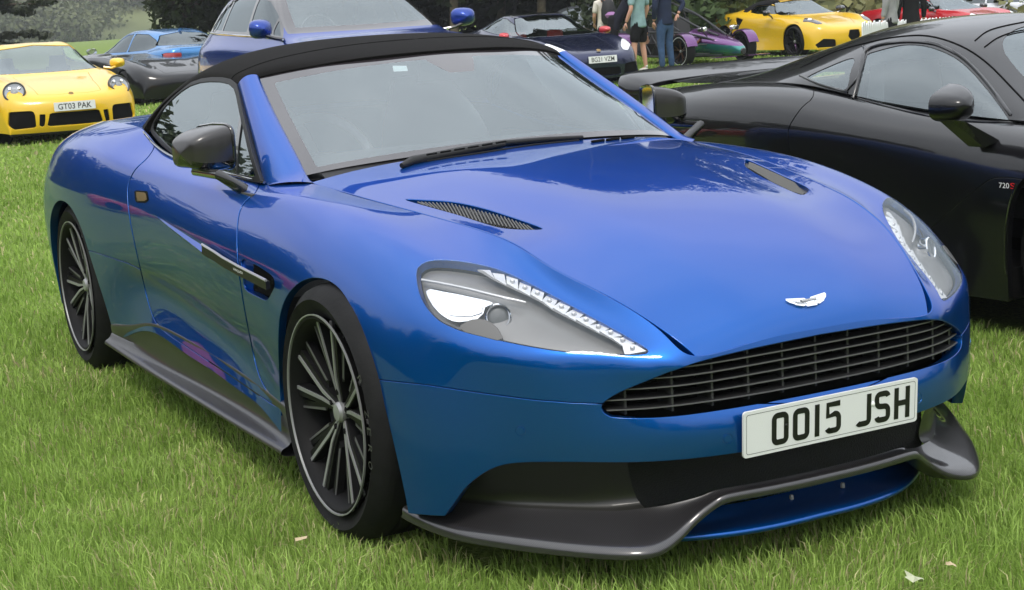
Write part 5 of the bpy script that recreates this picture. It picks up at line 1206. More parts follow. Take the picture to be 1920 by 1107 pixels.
GREYP = paint('grey_paint', (.17, .18, .20), .75, .28); REDP = paint('red_paint', (.50, .012, .02), .1, .25, .05); WHITEP = paint('white_paint', (.62, .64, .68), .0, .3, .03); YELLOW2 = paint('golden_yellow_paint', (.75, .46, .015), .0, .3, .05, 1.5)
def rows(*rr): return [[(u, y, z) for u, y, z in r] for r in rr]
def sec(y, *p): return [(u, y, z) if len(q) == 2 else q for q in p for (u, z) in [q[:2]]]
def S8(y, pts, sweep=0.):
    p = [(pts[0][0], pts[0][1])]; a, b = pts[0], pts[1]
    p.append((b[0]*.55, a[1]-(a[1]-b[1])*.28)); p += pts[1:]
    return [(u, y+sweep*(u/.9)**2, z) for u, z in p]
def fas(y, h, w_, sweep, zl):
    fr = [0, .32, .58, .76, .88, .96, 1, 1]; zz = [h, h, h, h-.005, h-.02, h*.6+zl*.4, h*.25+zl*.75, zl]
    return [(f*w_, y+sweep*(f*w_/.9)**2, max(zl, z)) for f, z in zip(fr, zz)]
def grille_box(c, nm, u, z0, z1, y, mat=DARKVOID): return fob(nm, box((0, y, (z0+z1)/2), (u, .03, (z1-z0)/2)), mat, c.root, None)
mk_xz = lambda y0: (lambda V: V[:, 1] < y0)
side = lambda V: np.abs(V[:, 0]) > .40
# ---------------------------------------------------------------- yellow coupe on the left
P = at((143, 198), z=.46)
A = Car('sports_coupe', 'yellow sports coupe with round headlamps facing the camera at the left edge', (P[0], P[1]+1.0, 0), -.02, [
 fas(-.93,.12,.74,.22,.12), fas(-.985,.22,.79,.24,.13), fas(-1.0,.34,.80,.26,.14), fas(-.99,.45,.80,.28,.14),
 S8(-.95,[(0,.56),(.50,.555),(.66,.55),(.76,.53),(.82,.42),(.83,.30),(.80,.15)],.28),
 S8(-.72,[(0,.66),(.46,.655),(.62,.69),(.76,.68),(.85,.55),(.87,.38),(.85,.16)],.16),
 S8(-.35,[(0,.735),(.46,.73),(.62,.775),(.77,.76),(.89,.62),(.92,.42),(.90,.16)],.05),
 S8(.0,[(0,.79),(.48,.785),(.66,.82),(.79,.80),(.90,.66),(.92,.44),(.90,.16)]),
 S8(.38,[(0,.86),(.54,.85),(.70,.86),(.80,.83),(.89,.68),(.90,.45),(.89,.16)],-.05),
 S8(.80,[(0,1.04),(.52,1.02),(.74,.89),(.82,.84),(.89,.68),(.895,.45),(.90,.16)],.06),
 S8(1.22,[(0,1.22),(.52,1.185),(.75,.92),(.83,.86),(.89,.69),(.895,.45),(.90,.16)],.06),
 S8(1.55,[(0,1.268),(.53,1.22),(.755,.93),(.84,.87),(.90,.70),(.90,.45),(.90,.16)]),
 S8(2.0,[(0,1.25),(.52,1.20),(.75,.95),(.86,.90),(.925,.72),(.92,.46),(.91,.17)]),
 S8(2.5,[(0,1.13),(.50,1.08),(.73,.96),(.88,.90),(.935,.72),(.93,.46),(.91,.2)]),
 S8(3.1,[(0,.93),(.5,.92),(.70,.90),(.82,.84),(.88,.70),(.87,.5),(.85,.25)]), S8(3.4,[(0,.85),(.5,.84),(.66,.82),(.74,.76),(.78,.64),(.78,.5),(.76,.3)])], YELLOW)
A.arch(0, .34, .375); A.arch(2.46, .345, .385)
m0 = lambda V: V[:, 1] < -.3
A.panel('intake_grille', 'xz', [(-.36,.215),(-.31,.385),(.31,.385),(.36,.215)], DARKVOID, -.03, lambda V: V[:, 1] < -.6)
A.panel('side_intake', 'uz', [(.49,.215),(.49,.43),(.78,.43),(.81,.26),(.74,.205)], DARKVOID, -.02, lambda V: V[:, 1] < -.35, True)
A.panel('inner_slot', 'uz', [(.395,.215),(.36,.375),(.435,.38),(.45,.22)], DARKVOID, -.02, lambda V: V[:, 1] < -.6, True)
A.panel('front_splitter', 'xz', [(-.95,.0),(-.95,.145),(.95,.145),(.95,.0)], BLACKPLASTIC, 0, lambda V: V[:, 1] < -.35)
A.panel('front_lid', 'xy', [(-.50,.33),(-.42,-.30),(-.40,-.78),(-.2,-.855),(.2,-.855),(.40,-.78),(.42,-.30),(.50,.33)], YELLOW, 0, lambda V: V[:, 2] > .55)
A.panel('windscreen', 'xz', [(-.72,.885),(-.50,1.195),(0,1.235),(.50,1.195),(.72,.885),(.4,.875),(0,.872),(-.4,.875)], GLS, -.004, lambda V: V[:, 1] < 1.42)
A.panel('side_window', 'yz', [(.62,.905),(1.0,1.08),(1.35,1.19),(1.7,1.21),(2.1,1.14),(2.35,1.03),(2.3,.985),(1.5,.945)], GLD, -.004, side, True)
A.done(); A.wheels(2.457, .78, .335, .255, .255, spokes='fork', face=pm('graphite', (.12, .12, .125), .3, .8))
roundlamp(A, .655, -.62, .64, .135, (-.28, -.80, .52), pm('lamp_surround', (.05, .05, .05), .3), pm('lamp_bowl', (.30, .32, .34), .25, .6))
mirror_pod(A, .99, .62, .93, YELLOW, arm=(.80, .05, .88), armmat=YELLOW); seats(A, [1.55]); A.plate('GT03 PAK', -1.012, .46, .05)
fob('crest', disc(np.array([0, -.86, .612]), np.array([0, -.6, .8]), [(0, .006), (.03, .005), (.034, 0)], 12), pm('crest_gold', (.25, .16, .05), .3, .7), A.root)
# ---------------------------------------------------------------- light blue saloon behind it, seen from the rear
P = px_at((232, 90), 34); sal = lambda w_=.9: [
 fas(-.86,.14,.76,.22,.14), fas(-.9,.42,.80,.24,.16), S8(-.86,[(0,.70),(.55,.69),(.70,.67),(.78,.62),(.83,.5),(.83,.36),(.81,.18)],.2),
 S8(-.3,[(0,.86),(.55,.85),(.74,.83),(.84,.77),(.90,.62),(.90,.42),(.88,.17)]), S8(.45,[(0,.95),(.58,.94),(.76,.92),(.85,.86),(.90,.66),(.89,.42),(.88,.17)],-.05),
 S8(1.0,[(0,1.22),(.54,1.19),(.77,.96),(.86,.88),(.90,.67),(.89,.42),(.88,.17)],.08), S8(1.45,[(0,1.37),(.54,1.32),(.77,.97),(.86,.89),(.90,.67),(.89,.42),(.88,.17)],.05),
 S8(2.0,[(0,1.405),(.55,1.35),(.77,.98),(.865,.90),(.905,.68),(.89,.42),(.88,.17)]), S8(2.6,[(0,1.36),(.54,1.30),(.76,1.0),(.87,.92),(.91,.69),(.90,.42),(.88,.18)]),
 S8(3.05,[(0,1.20),(.54,1.15),(.74,1.03),(.85,.94),(.90,.70),(.89,.44),(.87,.2)],-.05), S8(3.35,[(0,1.06),(.56,1.055),(.72,1.03),(.82,.94),(.87,.70),(.86,.46),(.84,.22)]),
 S8(3.68,[(0,1.03),(.55,1.025),(.68,1.0),(.75,.92),(.79,.70),(.79,.46),(.77,.25)],-.15), fas(3.72,.80,.78,-.2,.25), fas(3.70,.45,.78,-.2,.25), fas(3.62,.26,.74,-.2,.25)]
def saloon(name, label, loc, rz, p_, glass=GLD, rear=True):
    B = Car(name, label, loc, rz, sal(), p_); B.arch(0, .33, .37); B.arch(2.72, .33, .375)
    B.panel('windscreen', 'xz', [(-.72,.965),(-.50,1.30),(0,1.345),(.50,1.30),(.72,.965),(0,.958)], GLS, -.004, lambda V: V[:, 1] < 1.40)
    B.panel('rear_window', 'xz', [(-.68,1.09),(-.50,1.28),(0,1.335),(.50,1.28),(.68,1.09),(0,1.075)], glass, -.004, lambda V: V[:, 1] > 2.55)
    B.panel('side_window', 'yz', [(.80,.985),(1.2,1.20),(1.55,1.31),(1.83,1.335),(1.83,.995)], glass, -.004, side, True); B.panel('side_window', 'yz', [(1.88,.995),(1.88,1.335),(2.4,1.31),(2.78,1.19),(2.92,1.07),(2.7,1.02)], glass, -.004, side, True)
    B.panel('boot_lid', 'xz', [(-.58,1.01),(-.56,.66),(.56,.66),(.58,1.01)], p_, 0, lambda V: V[:, 1] > 3.3)
    B.panel('tail_lamp', 'uz', [(.46,.80),(.47,.935),(.82,.95),(.84,.80)], RED, .004, lambda V: V[:, 1] > 3.2, True)
    B.panel('headlight', 'uz', [(.40,.60),(.42,.685),(.80,.70),(.82,.60)], CRYSTAL, .002, lambda V: V[:, 1] < -.4, True)
    B.panel('front_grille', 'xz', [(-.30,.50),(-.32,.66),(.32,.66),(.30,.50)], DARKVOID, -.01, lambda V: V[:, 1] < -.7)
    B.done(); B.wheels(2.72, .77, .33, .23, .245, spokes='fork', face=SATIN); mirror_pod(B, 1.0, .75, 1.03, p_, arm=(.82, .05, .96)); seats(B, [1.55, 2.4], .72)
    for s_ in (0, 1):
        for y in (1.72, 2.62): h_ = box((-.905, y, .845), (.012, .09, .014)); fob('door_handle', mir(h_) if s_ else h_, CHROME, B.root, 20)
    return B
B = saloon('saloon', 'light blue saloon seen from behind between the yellow coupe and the dark blue four-by-four', (P[0]+.2, P[1]+1.2, -.06), math.pi+.22, SKYBLUE)
fin_ = prism([(0,0),(.16,0),(.16,.05),(.11,.055)], -.012, .012, lambda a, b, h: (h, 2.55+a, 1.345+b)); fob('roof_aerial', fin_, SKYBLUE, B.root, 20)
P = px_at((1118, 40), 43); saloon('saloon', 'silver grey saloon parked side on behind the person with the backpack', (P[0]+1.0, P[1]-1.2, -.10), .38, GREYP)
# ---------------------------------------------------------------- dark blue four-by-four
P = at((489, 55), d=15.9)
S_ = Car('four_by_four', 'large dark blue four-by-four right behind the convertible roof', (P[0]+1.10, P[1]-.80, P[2]-1.27), -.03, [
 fas(-.80,.30,.84,.2,.30), fas(-.88,.55,.88,.2,.30), fas(-.90,.85,.90,.22,.30), S8(-.84,[(0,1.02),(.62,1.0),(.80,.95),(.88,.87),(.93,.70),(.94,.5),(.92,.30)],.18),
 S8(-.3,[(0,1.10),(.66,1.08),(.84,1.04),(.93,.95),(.98,.75),(.98,.52),(.96,.28)]), S8(.35,[(0,1.155),(.72,1.135),(.87,1.09),(.95,.98),(.985,.76),(.98,.52),(.96,.27)],-.03),
 S8(.70,[(0,1.20),(.76,1.175),(.885,1.125),(.955,1.0),(.985,.77),(.975,.52),(.96,.27)],.04), S8(1.10,[(0,1.45),(.74,1.38),(.89,1.15),(.958,1.02),(.985,.78),(.97,.52),(.97,.27)],.10),
 S8(1.55,[(0,1.66),(.70,1.58),(.89,1.17),(.96,1.03),(.985,.79),(.97,.52),(.97,.27)],.10), S8(2.1,[(0,1.735),(.68,1.655),(.885,1.185),(.963,1.05),(.985,.8),(.97,.53),(.97,.27)]),
 S8(2.8,[(0,1.735),(.67,1.65),(.885,1.20),(.972,1.07),(.995,.82),(.98,.54),(.97,.28)]), S8(3.4,[(0,1.69),(.64,1.59),(.85,1.22),(.975,1.07),(1.0,.83),(.985,.55),(.96,.30)]),
 S8(3.85,[(0,1.55),(.60,1.46),(.78,1.22),(.91,1.06),(.95,.83),(.94,.56),(.92,.34)],-.05), S8(4.12,[(0,1.25),(.60,1.22),(.72,1.12),(.82,1.0),(.88,.82),(.88,.58),(.86,.38)],-.12), fas(4.18,.95,.84,-.16,.4), fas(4.14,.5,.84,-.16,.4), fas(4.05,.42,.8,-.16,.4)], DEEPBLUE, 110, 56)
S_.arch(0, .40, .445); S_.arch(2.995, .40, .45)
S_.panel('windscreen_border', 'xz', [(-.80,1.215),(-.715,1.50),(-.655,1.635),(0,1.705),(.655,1.635),(.715,1.50),(.80,1.215),(.4,1.205),(0,1.20),(-.4,1.205)], FRIT, -.004, lambda V: V[:, 1] < 1.75) if False else None
a, S_.body = cutout(S_.body, 'xz', [(-.815,1.205),(-.74,1.47),(-.675,1.625),(0,1.70),(.675,1.625),(.74,1.47),(.815,1.205),(.4,1.205),(0,1.20),(-.4,1.205)], mask=lambda V: V[:, 1] < 1.75)
b_, a = cutout(a, 'xz', [(-.715,1.262),(-.65,1.48),(-.60,1.60),(0,1.66),(.60,1.60),(.65,1.48),(.715,1.262),(.4,1.258),(0,1.255),(-.4,1.258)])
wb_ = both('windscreen_border', a, FRIT, S_.root); both('windscreen', b_, GLS, S_.root)
a, S_.body = cutout(S_.body, 'yz', [(.88,1.165),(1.25,1.42),(1.6,1.575),(2.2,1.66),(2.9,1.645),(3.35,1.53),(3.70,1.31),(3.66,1.262),(2.4,1.225),(1.5,1.195)], mask=lambda V: np.abs(V[:, 0]) > .55)
panes = []
for poly in ([(.97,1.19),(1.20,1.345),(1.20,1.205)], [(1.24,1.21),(1.24,1.385),(1.6,1.535),(1.98,1.60),(1.98,1.235)], [(2.06,1.24),(2.06,1.61),(2.5,1.625),(2.92,1.59),(2.98,1.265)], [(3.03,1.27),(2.98,1.58),(3.3,1.49),(3.60,1.31),(3.58,1.29)]):
    q, a = cutout(a, 'yz', poly); pair('side_window', Sh(q.V-q.N*.004, q.N, q.F), GLD, S_.root)
pair('window_frame', a, GLOSSBLACK, S_.root)
for yd in (1.02, 2.02, 3.05):
    k, S_.body = cutout(S_.body, 'yz', [(yd-.004,.30),(yd+.004,.30),(yd+.004,1.3),(yd-.004,1.3)], mask=lambda V: np.abs(V[:, 0]) > .7)
S_.panel('bonnet', 'xy', [(-.68,.45),(-.66,-.7),(.66,-.7),(.68,.45)], DEEPBLUE, 0, lambda V: V[:, 2] > .95)
S_.panel('front_grille', 'xz', [(-.50,.55),(-.55,.92),(.55,.92),(.50,.55)], DARKVOID, -.01, lambda V: V[:, 1] < -.6)
S_.done(); S_.wheels(2.995, .83, .385, .285, .27, floor=.70, spokes='fork', face=SATIN)
mirror_pod(S_, 1.10, .80, 1.27, DEEPBLUE, .125, .095, arm=(.86, .06, 1.15)); seats(S_, [1.75, 2.7], .98, .38, .32, 3)
t_ = np.linspace(0, 6.283, 25); fob('steering_wheel', tube(np.stack([-.38+.19*np.cos(t_), 1.15+.07*np.sin(t_), 1.20+.17*np.sin(t_)], 1), .016, 6, False), pm('wheel_grey', (.12, .12, .12), .5), S_.root, 60)
tr_ = crv([(-.895,.80,1.155),(-.898,1.5,1.19),(-.893,2.4,1.215),(-.875,3.3,1.245),(-.82,3.68,1.275)], 5); fpair('window_trim', tube(tr_, .010, 6), CHROME, S_.root, 60)
# ---------------------------------------------------------------- low sports cars
def midengine(name, label, loc, rz, p_, glass=GLS, roof=None, lamps=True, open_=False):
    lid = (lambda q: [(u, y, min(z, .93-.09*abs(y-1.6)) if .5 < y < 2.7 else z) for u, y, z in q]) if open_ else (lambda q: q)
    Q = Car(name, label, loc, rz, [lid(q) for q in [
     fas(-.93,.13,.72,.26,.13), fas(-.98,.28,.78,.28,.14), fas(-.98,.42,.78,.30,.15), S8(-.93,[(0,.53),(.46,.53),(.62,.535),(.72,.51),(.78,.42),(.80,.30),(.78,.15)],.30),
     S8(-.65,[(0,.63),(.46,.635),(.64,.675),(.77,.66),(.85,.52),(.87,.36),(.85,.16)],.16), S8(-.2,[(0,.735),(.48,.735),(.66,.785),(.79,.765),(.89,.62),(.91,.42),(.89,.16)],.03),
     S8(.25,[(0,.82),(.54,.815),(.71,.835),(.80,.80),(.885,.66),(.89,.43),(.89,.16)],-.05), S8(.75,[(0,1.02),(.53,1.0),(.74,.87),(.82,.82),(.885,.66),(.89,.43),(.89,.16)],.06),
     S8(1.18,[(0,1.20),(.53,1.16),(.75,.895),(.83,.84),(.89,.67),(.89,.43),(.89,.16)],.06), S8(1.55,[(0,1.24),(.53,1.195),(.755,.905),(.84,.85),(.895,.68),(.89,.43),(.89,.16)]),
     S8(2.0,[(0,1.20),(.51,1.14),(.75,.94),(.86,.89),(.92,.70),(.91,.45),(.90,.17)]), S8(2.5,[(0,1.06),(.50,1.01),(.73,.96),(.87,.90),(.93,.71),(.92,.46),(.90,.19)]),
     S8(3.0,[(0,.93),(.5,.92),(.70,.91),(.82,.85),(.89,.70),(.88,.48),(.86,.24)]), S8(3.35,[(0,.90),(.5,.89),(.66,.87),(.75,.80),(.80,.66),(.80,.5),(.78,.3)],-.1), fas(3.42,.6,.78,-.15,.3), fas(3.36,.32,.76,-.15,.3)]], p_)
    Q.arch(0, .325, .365); Q.arch(2.475, .33, .375)
    if not open_: Q.panel('windscreen', 'xz', [(-.72,.845),(-.50,1.165),(0,1.205),(.50,1.165),(.72,.845),(0,.835)], glass, -.004, lambda V: V[:, 1] < 1.38)
    if not open_: Q.panel('side_window', 'yz', [(.62,.865),(1.0,1.05),(1.35,1.16),(1.65,1.185),(1.98,1.13),(2.15,1.0),(1.5,.92)], glass, -.004, side, True)
    if lamps:
        Q.panel('headlight', 'xy', [(-.80,-.42),(-.70,-.40),(-.53,-.66),(-.50,-.80),(-.60,-.78),(-.76,-.60)], CRYSTAL, .003, lambda V: V[:, 2] > .45, True)
        Q.panel('front_intake', 'xz', [(-.38,.17),(-.34,.30),(.34,.30),(.38,.17)], DARKVOID, -.02, lambda V: V[:, 1] < -.6)
        Q.panel('side_intake', 'uz', [(.44,.18),(.46,.34),(.72,.36),(.78,.20)], DARKVOID, -.02, lambda V: V[:, 1] < -.35, True)
    Q.panel('bonnet', 'xy', [(-.50,.20),(-.42,-.35),(-.36,-.80),(.36,-.80),(.42,-.35),(.50,.20)], p_, 0, lambda V: V[:, 2] > .5)
    for yd in (.52, 1.75): k, Q.body = cutout(Q.body, 'yz', [(yd-.005,.20),(yd+.005,.20),(yd+.005,.9),(yd-.005,.9)], mask=lambda V: np.abs(V[:, 0]) > .6)
    if roof: Q.panel('roof_panel', 'xy', [(-.50,1.22),(-.50,2.0),(.50,2.0),(.50,1.22)], roof, .003, lambda V: V[:, 2] > 1.0)
    Q.done(); return Q
P = at((1135, 111), z=.44)
Q = midengine('sports_coupe', 'navy blue sports coupe with a number plate, left of the standing people', (P[0], P[1]+1.0, 0), -.04, NAVY, roof=GLOSSBLACK)
Q.wheels(2.475, .77, .325, .25, .25, spokes='fork', face=SATIN); mirror_pod(Q, .97, .60, .88, REDP, arm=(.80, .05, .84)); seats(Q, [1.5], .62); Q.plate('BG21 VZM', -.995, .44, .05)
fob('red_seat_trim', join(box((-.36, 1.36, .70), (.19, .02, .22), 0, .75), box((.36, 1.36, .70), (.19, .02, .22), 0, .75)), pm('red_leather', (.45, .02, .015), .5), Q.root, 30)['kind'] = 'stuff'
fob('crest', disc(np.array([0, -.86, .585]), np.array([0, -.5, .86]), [(0, .006), (.035, .005), (.04, 0)], 12), pm('crest_gold', (.25, .16, .05), .3, .7), Q.root)
P = px_at((318, 150), 31)
Q = midengine('sports_car', 'black open sports car between the yellow coupe and the dark blue four-by-four', (P[0], P[1], -.02), .06, BLACK, lamps=False, open_=True)
Q.wheels(2.475, .77, .325, .25, .25, spokes='fork', face=GLOSSBLACK); seats(Q, [1.7], .55, .36, .22)
# ---------------------------------------------------------------- golden yellow open two-seater
P = at((1495, 107), z=0.0)
Y = Car('roadster', 'golden yellow two-seater with a black folded roof, near the white picket fence', (P[0]+.80, P[1], 0), 0., [
 fas(-.80,.13,.70,.30,.13), fas(-.86,.28,.76,.32,.14), fas(-.86,.42,.78,.34,.15), S8(-.82,[(0,.55),(.44,.55),(.60,.56),(.72,.54),(.80,.43),(.83,.30),(.82,.15)],.32),
 S8(-.5,[(0,.66),(.44,.665),(.62,.71),(.77,.69),(.88,.54),(.90,.36),(.88,.15)],.14), S8(0,[(0,.76),(.46,.76),(.64,.81),(.79,.78),(.91,.62),(.92,.42),(.90,.15)]),
 S8(.4,[(0,.84),(.52,.83),(.70,.84),(.80,.80),(.89,.64),(.89,.42),(.90,.15)],-.05), S8(.8,[(0,1.03),(.50,1.0),(.73,.86),(.82,.81),(.875,.64),(.865,.40),(.90,.15)],.06),
 S8(1.12,[(0,1.165),(.52,1.125),(.74,.875),(.83,.82),(.875,.64),(.865,.40),(.90,.15)],.06), S8(1.45,[(0,1.18),(.53,1.13),(.75,.885),(.84,.83),(.885,.65),(.87,.40),(.90,.15)]),
 S8(1.85,[(0,1.15),(.52,1.10),(.74,.93),(.86,.87),(.92,.68),(.91,.42),(.91,.16)]), S8(2.3,[(0,.99),(.50,.96),(.72,.95),(.87,.89),(.935,.70),(.93,.45),(.91,.18)]),
 S8(2.75,[(0,.90),(.5,.90),(.70,.89),(.83,.83),(.89,.68),(.88,.48),(.86,.24)]), S8(3.0,[(0,.86),(.5,.85),(.64,.83),(.72,.77),(.78,.64),(.78,.48),(.76,.28)],-.1), fas(3.04,.6,.76,-.15,.28), fas(2.98,.3,.74,-.15,.28)], YELLOW2)
Y.arch(0, .315, .365); Y.arch(2.38, .325, .375)
Y.panel('windscreen', 'xz', [(-.70,.86),(-.50,1.12),(0,1.16),(.50,1.12),(.70,.86),(0,.85)], GLS, -.004, lambda V: V[:, 1] < 1.16)
Y.panel('side_window', 'yz', [(.72,.885),(1.05,1.06),(1.22,1.09),(1.62,1.08),(1.72,.95),(1.4,.905)], GLD, -.02, side, True)
Y.panel('canvas_roof', 'xy', [(-.62,1.14),(-.68,1.75),(-.62,2.05),(.62,2.05),(.68,1.75),(.62,1.14)], CANVAS, .006, lambda V: V[:, 2] > .955)
Y.panel('roof_side', 'yz', [(1.02,1.075),(1.2,1.105),(1.62,1.095),(1.76,.945),(1.95,.96),(1.95,1.2),(1.0,1.2)], CANVAS, .006, side, True)
Y.panel('headlight', 'xy', [(-.82,-.22),(-.70,-.16),(-.56,-.46),(-.58,-.58),(-.70,-.54)], pm('lamp_dark', (.06, .06, .065), .1, .2, 1.), .004, lambda V: V[:, 2] > .5, True)
Y.panel('side_intake', 'yz', [(1.72,.80),(1.98,.86),(1.96,.78),(1.86,.60)], DARKVOID, -.03, side, True)
Y.panel('corner_intake', 'uz', [(.40,.17),(.44,.33),(.66,.35),(.80,.24),(.76,.17)], DARKVOID, -.02, lambda V: V[:, 1] < -.25, True)
Y.panel('nose_grille', 'xz', [(-.16,.36),(-.12,.50),(.12,.50),(.16,.36),(0,.22)], DARKVOID, -.01, lambda V: V[:, 1] < -.6)
Y.panel('bonnet', 'xy', [(-.52,.36),(-.44,-.2),(-.20,-.62),(.20,-.62),(.44,-.2),(.52,.36)], YELLOW2, 0, lambda V: V[:, 2] > .55)
k, Y.body = cutout(Y.body, 'yz', [(.55,.2),(.56,.2),(.60,.84),(.59,.84)], mask=lambda V: np.abs(V[:, 0]) > .6)
Y.done(); Y.wheels(2.38, .78, .315, .235, .245, spokes='plain', face=GLOSSBLACK, n=7); mirror_pod(Y, .98, .72, .92, GLOSSBLACK, arm=(.82, .05, .80)); seats(Y, [1.55], .60)
for sx in (-1, 1):
    for a, b in ((-.70, -.30), (-.66, -.45)):
        c = np.array([sx*.69, b, .735-.12*(b < -.4)]); fob('headlight_lens', disc(c, np.array([sx*.3, -.6, .7]), [(0, .03), (.04, .025), (.055, 0)], 14), CRYSTAL, Y.root, 60)
# ---------------------------------------------------------------- red coupe and white hatchback beyond the fence
P = px_at((1660, 30), 42); Z = midengine('sports_coupe', 'red sports coupe behind the white picket fence', (P[0]+2.2, P[1]-.9, -.20), .10, REDP, glass=GLS); Z.wheels(2.475, .77, .325, .25, .25, spokes='fork', face=SATIN); mirror_pod(Z, .97, .60, .88, GLOSSBLACK, arm=(.80, .05, .84)); seats(Z, [1.5], .62)
P = px_at((1880, 10), 46); WHT = saloon('saloon', 'white saloon with dark windows in the far top right corner', (P[0]+1.6, P[1]-.6, -.30), .42, WHITEP)
for sx in (-1, 1): fob('race_roundel', disc(np.array([sx*.66, 2.45, 1.14]), np.array([sx*.9, 0, .4]), [(0, .012), (.11, .012), (.12, 0)], 20), PLATEWHITE, WHT.root, None)
# ---------------------------------------------------------------- red cars standing out of the frame on the left, seen only as reflections in the blue door
Z2 = midengine('sports_coupe', 'red sports car mirrored in the door of the blue convertible', (-6.4, 14.5, 0), 1.9, REDP, lamps=False); Z2.wheels(2.475, .77, .325, .25, .25, spokes='fork', face=SATIN)
Z3 = midengine('sports_coupe', 'second red sports car mirrored in the flank of the blue convertible', (-9.0, 22.5, 0), 1.7, REDP, lamps=False); Z3.wheels(2.475, .77, .325, .25, .25, spokes='fork', face=SATIN)
# ---------------------------------------------------------------- open-wheeled car with a tube frame
P = at((1285, 125), z=0); V_ = empty('track_car', (P[0]+.74, P[1]+.05, 0), 0, label='open-wheeled purple and green track car with an exposed black tube frame', cat='car')
PURP = paint('purple_paint', (.16, .05, .20), .6, .25); TEAL = paint('teal_paint', (.03, .22, .20), .6, .25); FRAME = pm('frame_tube', (.035, .036, .038), .35, .4); BRONZE = pm('bronze_wheel', (.11, .05, .028), .3, .9)
N0 = np.array([[(0,-.98,.30),(-.05,-.98,.30),(-.07,-.98,.25),(-.05,-.98,.20),(0,-.98,.18)], [(0,-.80,.42),(-.10,-.80,.40),(-.15,-.80,.31),(-.11,-.80,.20),(0,-.80,.16)], [(0,-.4,.54),(-.18,-.4,.51),(-.26,-.4,.38),(-.20,-.4,.20),(0,-.4,.15)], [(0,.1,.64),(-.24,.1,.60),(-.34,.1,.44),(-.27,.1,.21),(0,.1,.15)], [(0,.45,.72),(-.26,.45,.66),(-.38,.45,.47),(-.31,.45,.21),(0,.45,.15)]])
s_ = shell(surf(N0, 40, 30, ms=(0, 0), mt=(1, 1), k=2)); c_ = np.array([0, -.2, .35])
if ((s_.V-c_)*s_.N).sum(1).mean() < 0: s_ = Sh(s_.V, -s_.N, [f[::-1] for f in s_.F])
up_, lw_ = clip(s_, s_.V[:, 2]-(.40+.09*(s_.V[:, 1]+.4))); both('nose_top', up_, PURP, V_); both('nose_side', lw_, TEAL, V_)
fob('nose_duct', lathe([(.0, -1.0), (.055, -1.0), (.066, -.985), (.05, -.96)], 20, 'y', (0, 0, .25)), GLOSSBLACK, V_, 50)
fob('front_blade', join(box((-.40, -.86, .16), (.26, .10, .008)), box((.40, -.86, .16), (.26, .10, .008))), PURP, V_, 20)['kind'] = 'stuff'
for sx in (-1, 1):
    T = lambda nm, pts, r=.024, m=FRAME: fob(nm, tube(crv([(sx*a, b, c) for a, b, c in pts], 5), r, 7), m, V_, 60)
    T('side_rail', [(.16,-.55,.42),(.36,.2,.60),(.52,.8,.66),(.55,1.5,.68),(.40,2.3,.72)]); T('lower_rail', [(.20,-.55,.18),(.42,.3,.18),(.58,1.0,.18),(.55,1.8,.20),(.40,2.4,.30)])
    T('roll_hoop', [(.52,1.7,.62),(.46,1.72,1.05),(.26,1.74,1.22),(0,1.74,1.25)], .028); T('hoop_stay', [(.24,1.74,1.22),(.24,1.0,1.02),(.20,.3,.76),(.10,-.3,.56)], .024); T('hoop_stay', [(.40,1.72,1.1),(.48,1.1,.92),(.44,.55,.68)], .02)
    for y0, y1 in ((.3, .7), (.7, 1.1), (1.1, 1.5), (1.5, 1.9)): T('frame_brace', [(.42+.1*(y0 > .5), y0, .20), (.52, y1, .66)], .018); T('frame_brace', [(.54, y1, .20), (.50, y0, .64)], .016)
    for z in (.22, .40): T('wishbone', [(.25,-.2,z),(.62,.0,z+.02)], .013); T('wishbone', [(.30,.25,z),(.62,.0,z+.02)], .013); T('wishbone', [(.4,2.15,z),(.66,2.35,z+.02)], .013)
    T('damper', [(.28,.02,.52),(.52,0,.34)], .03, BRONZE); T('lamp_stalk', [(.26,-.15,.55),(.36,-.15,.66)], .012)
    for q in (.34, .43): fob('headlight', lathe([(0, -.06), (.035, -.06), (.05, -.045), (.05, .02), (.02, .05), (0, .05)], 16, 'y', (sx*q, -.16, .70)), CHROME if q < .4 else GLOSSBLACK, V_, 40)
    for y, r, wd in ((0, .30, .20), (2.35, .315, .25)):
        wh = wheel(V_, (sx*.74, y, r), sx, r, wd, .235, spokes='fork', face=BRONZE, back=BRONZE, detail=False, rimring=False)
        fob('tyre_stripe', lathe([(.262, sx*(wd/2+.006)), (.276, sx*(wd/2+.006))], 48), PLATEWHITE, wh, None)
        th = np.linspace(.25, 2.5, 16); g_ = np.array([[(sx*.74-wd/2-.02+k*(wd+.04)/3, y-(r+.045)*math.cos(t)*1., r+(r+.045)*math.sin(t)+(.012 if k in (1, 2) else 0)) for k in range(4)] for t in th])
        q = shell(g_); n0 = (q.V-np.array([sx*.74, y, r])); q = q if (n0*q.N).sum() > 0 else shell(g_, flip=True); ob('cycle_wing', flange(q, .02, .003), PURP, V_)
fob('cockpit_tub', box((0, 1.1, .30), (.42, .75, .14), 0, 1.05), BLACKPLASTIC, V_, 30)
for x in (-.22, .22): fob('seat', box((x, 1.45, .62), (.19, .08, .30), 0, .8), LEATHER, V_, 30)
fob('engine', box((0, 2.1, .50), (.36, .35, .26), 0, .8), pm('engine_metal', (.10, .10, .105), .4, .8), V_, 30); fob('tail_wing', box((0, 2.75, 1.0), (.62, .14, .015)), GLOSSBLACK, V_, 20); fob('wing_post', join(box((-.3, 2.7, .8), (.01, .08, .2)), box((.3, 2.7, .8), (.01, .08, .2))), FRAME, V_, 20)['kind'] = 'stuff'
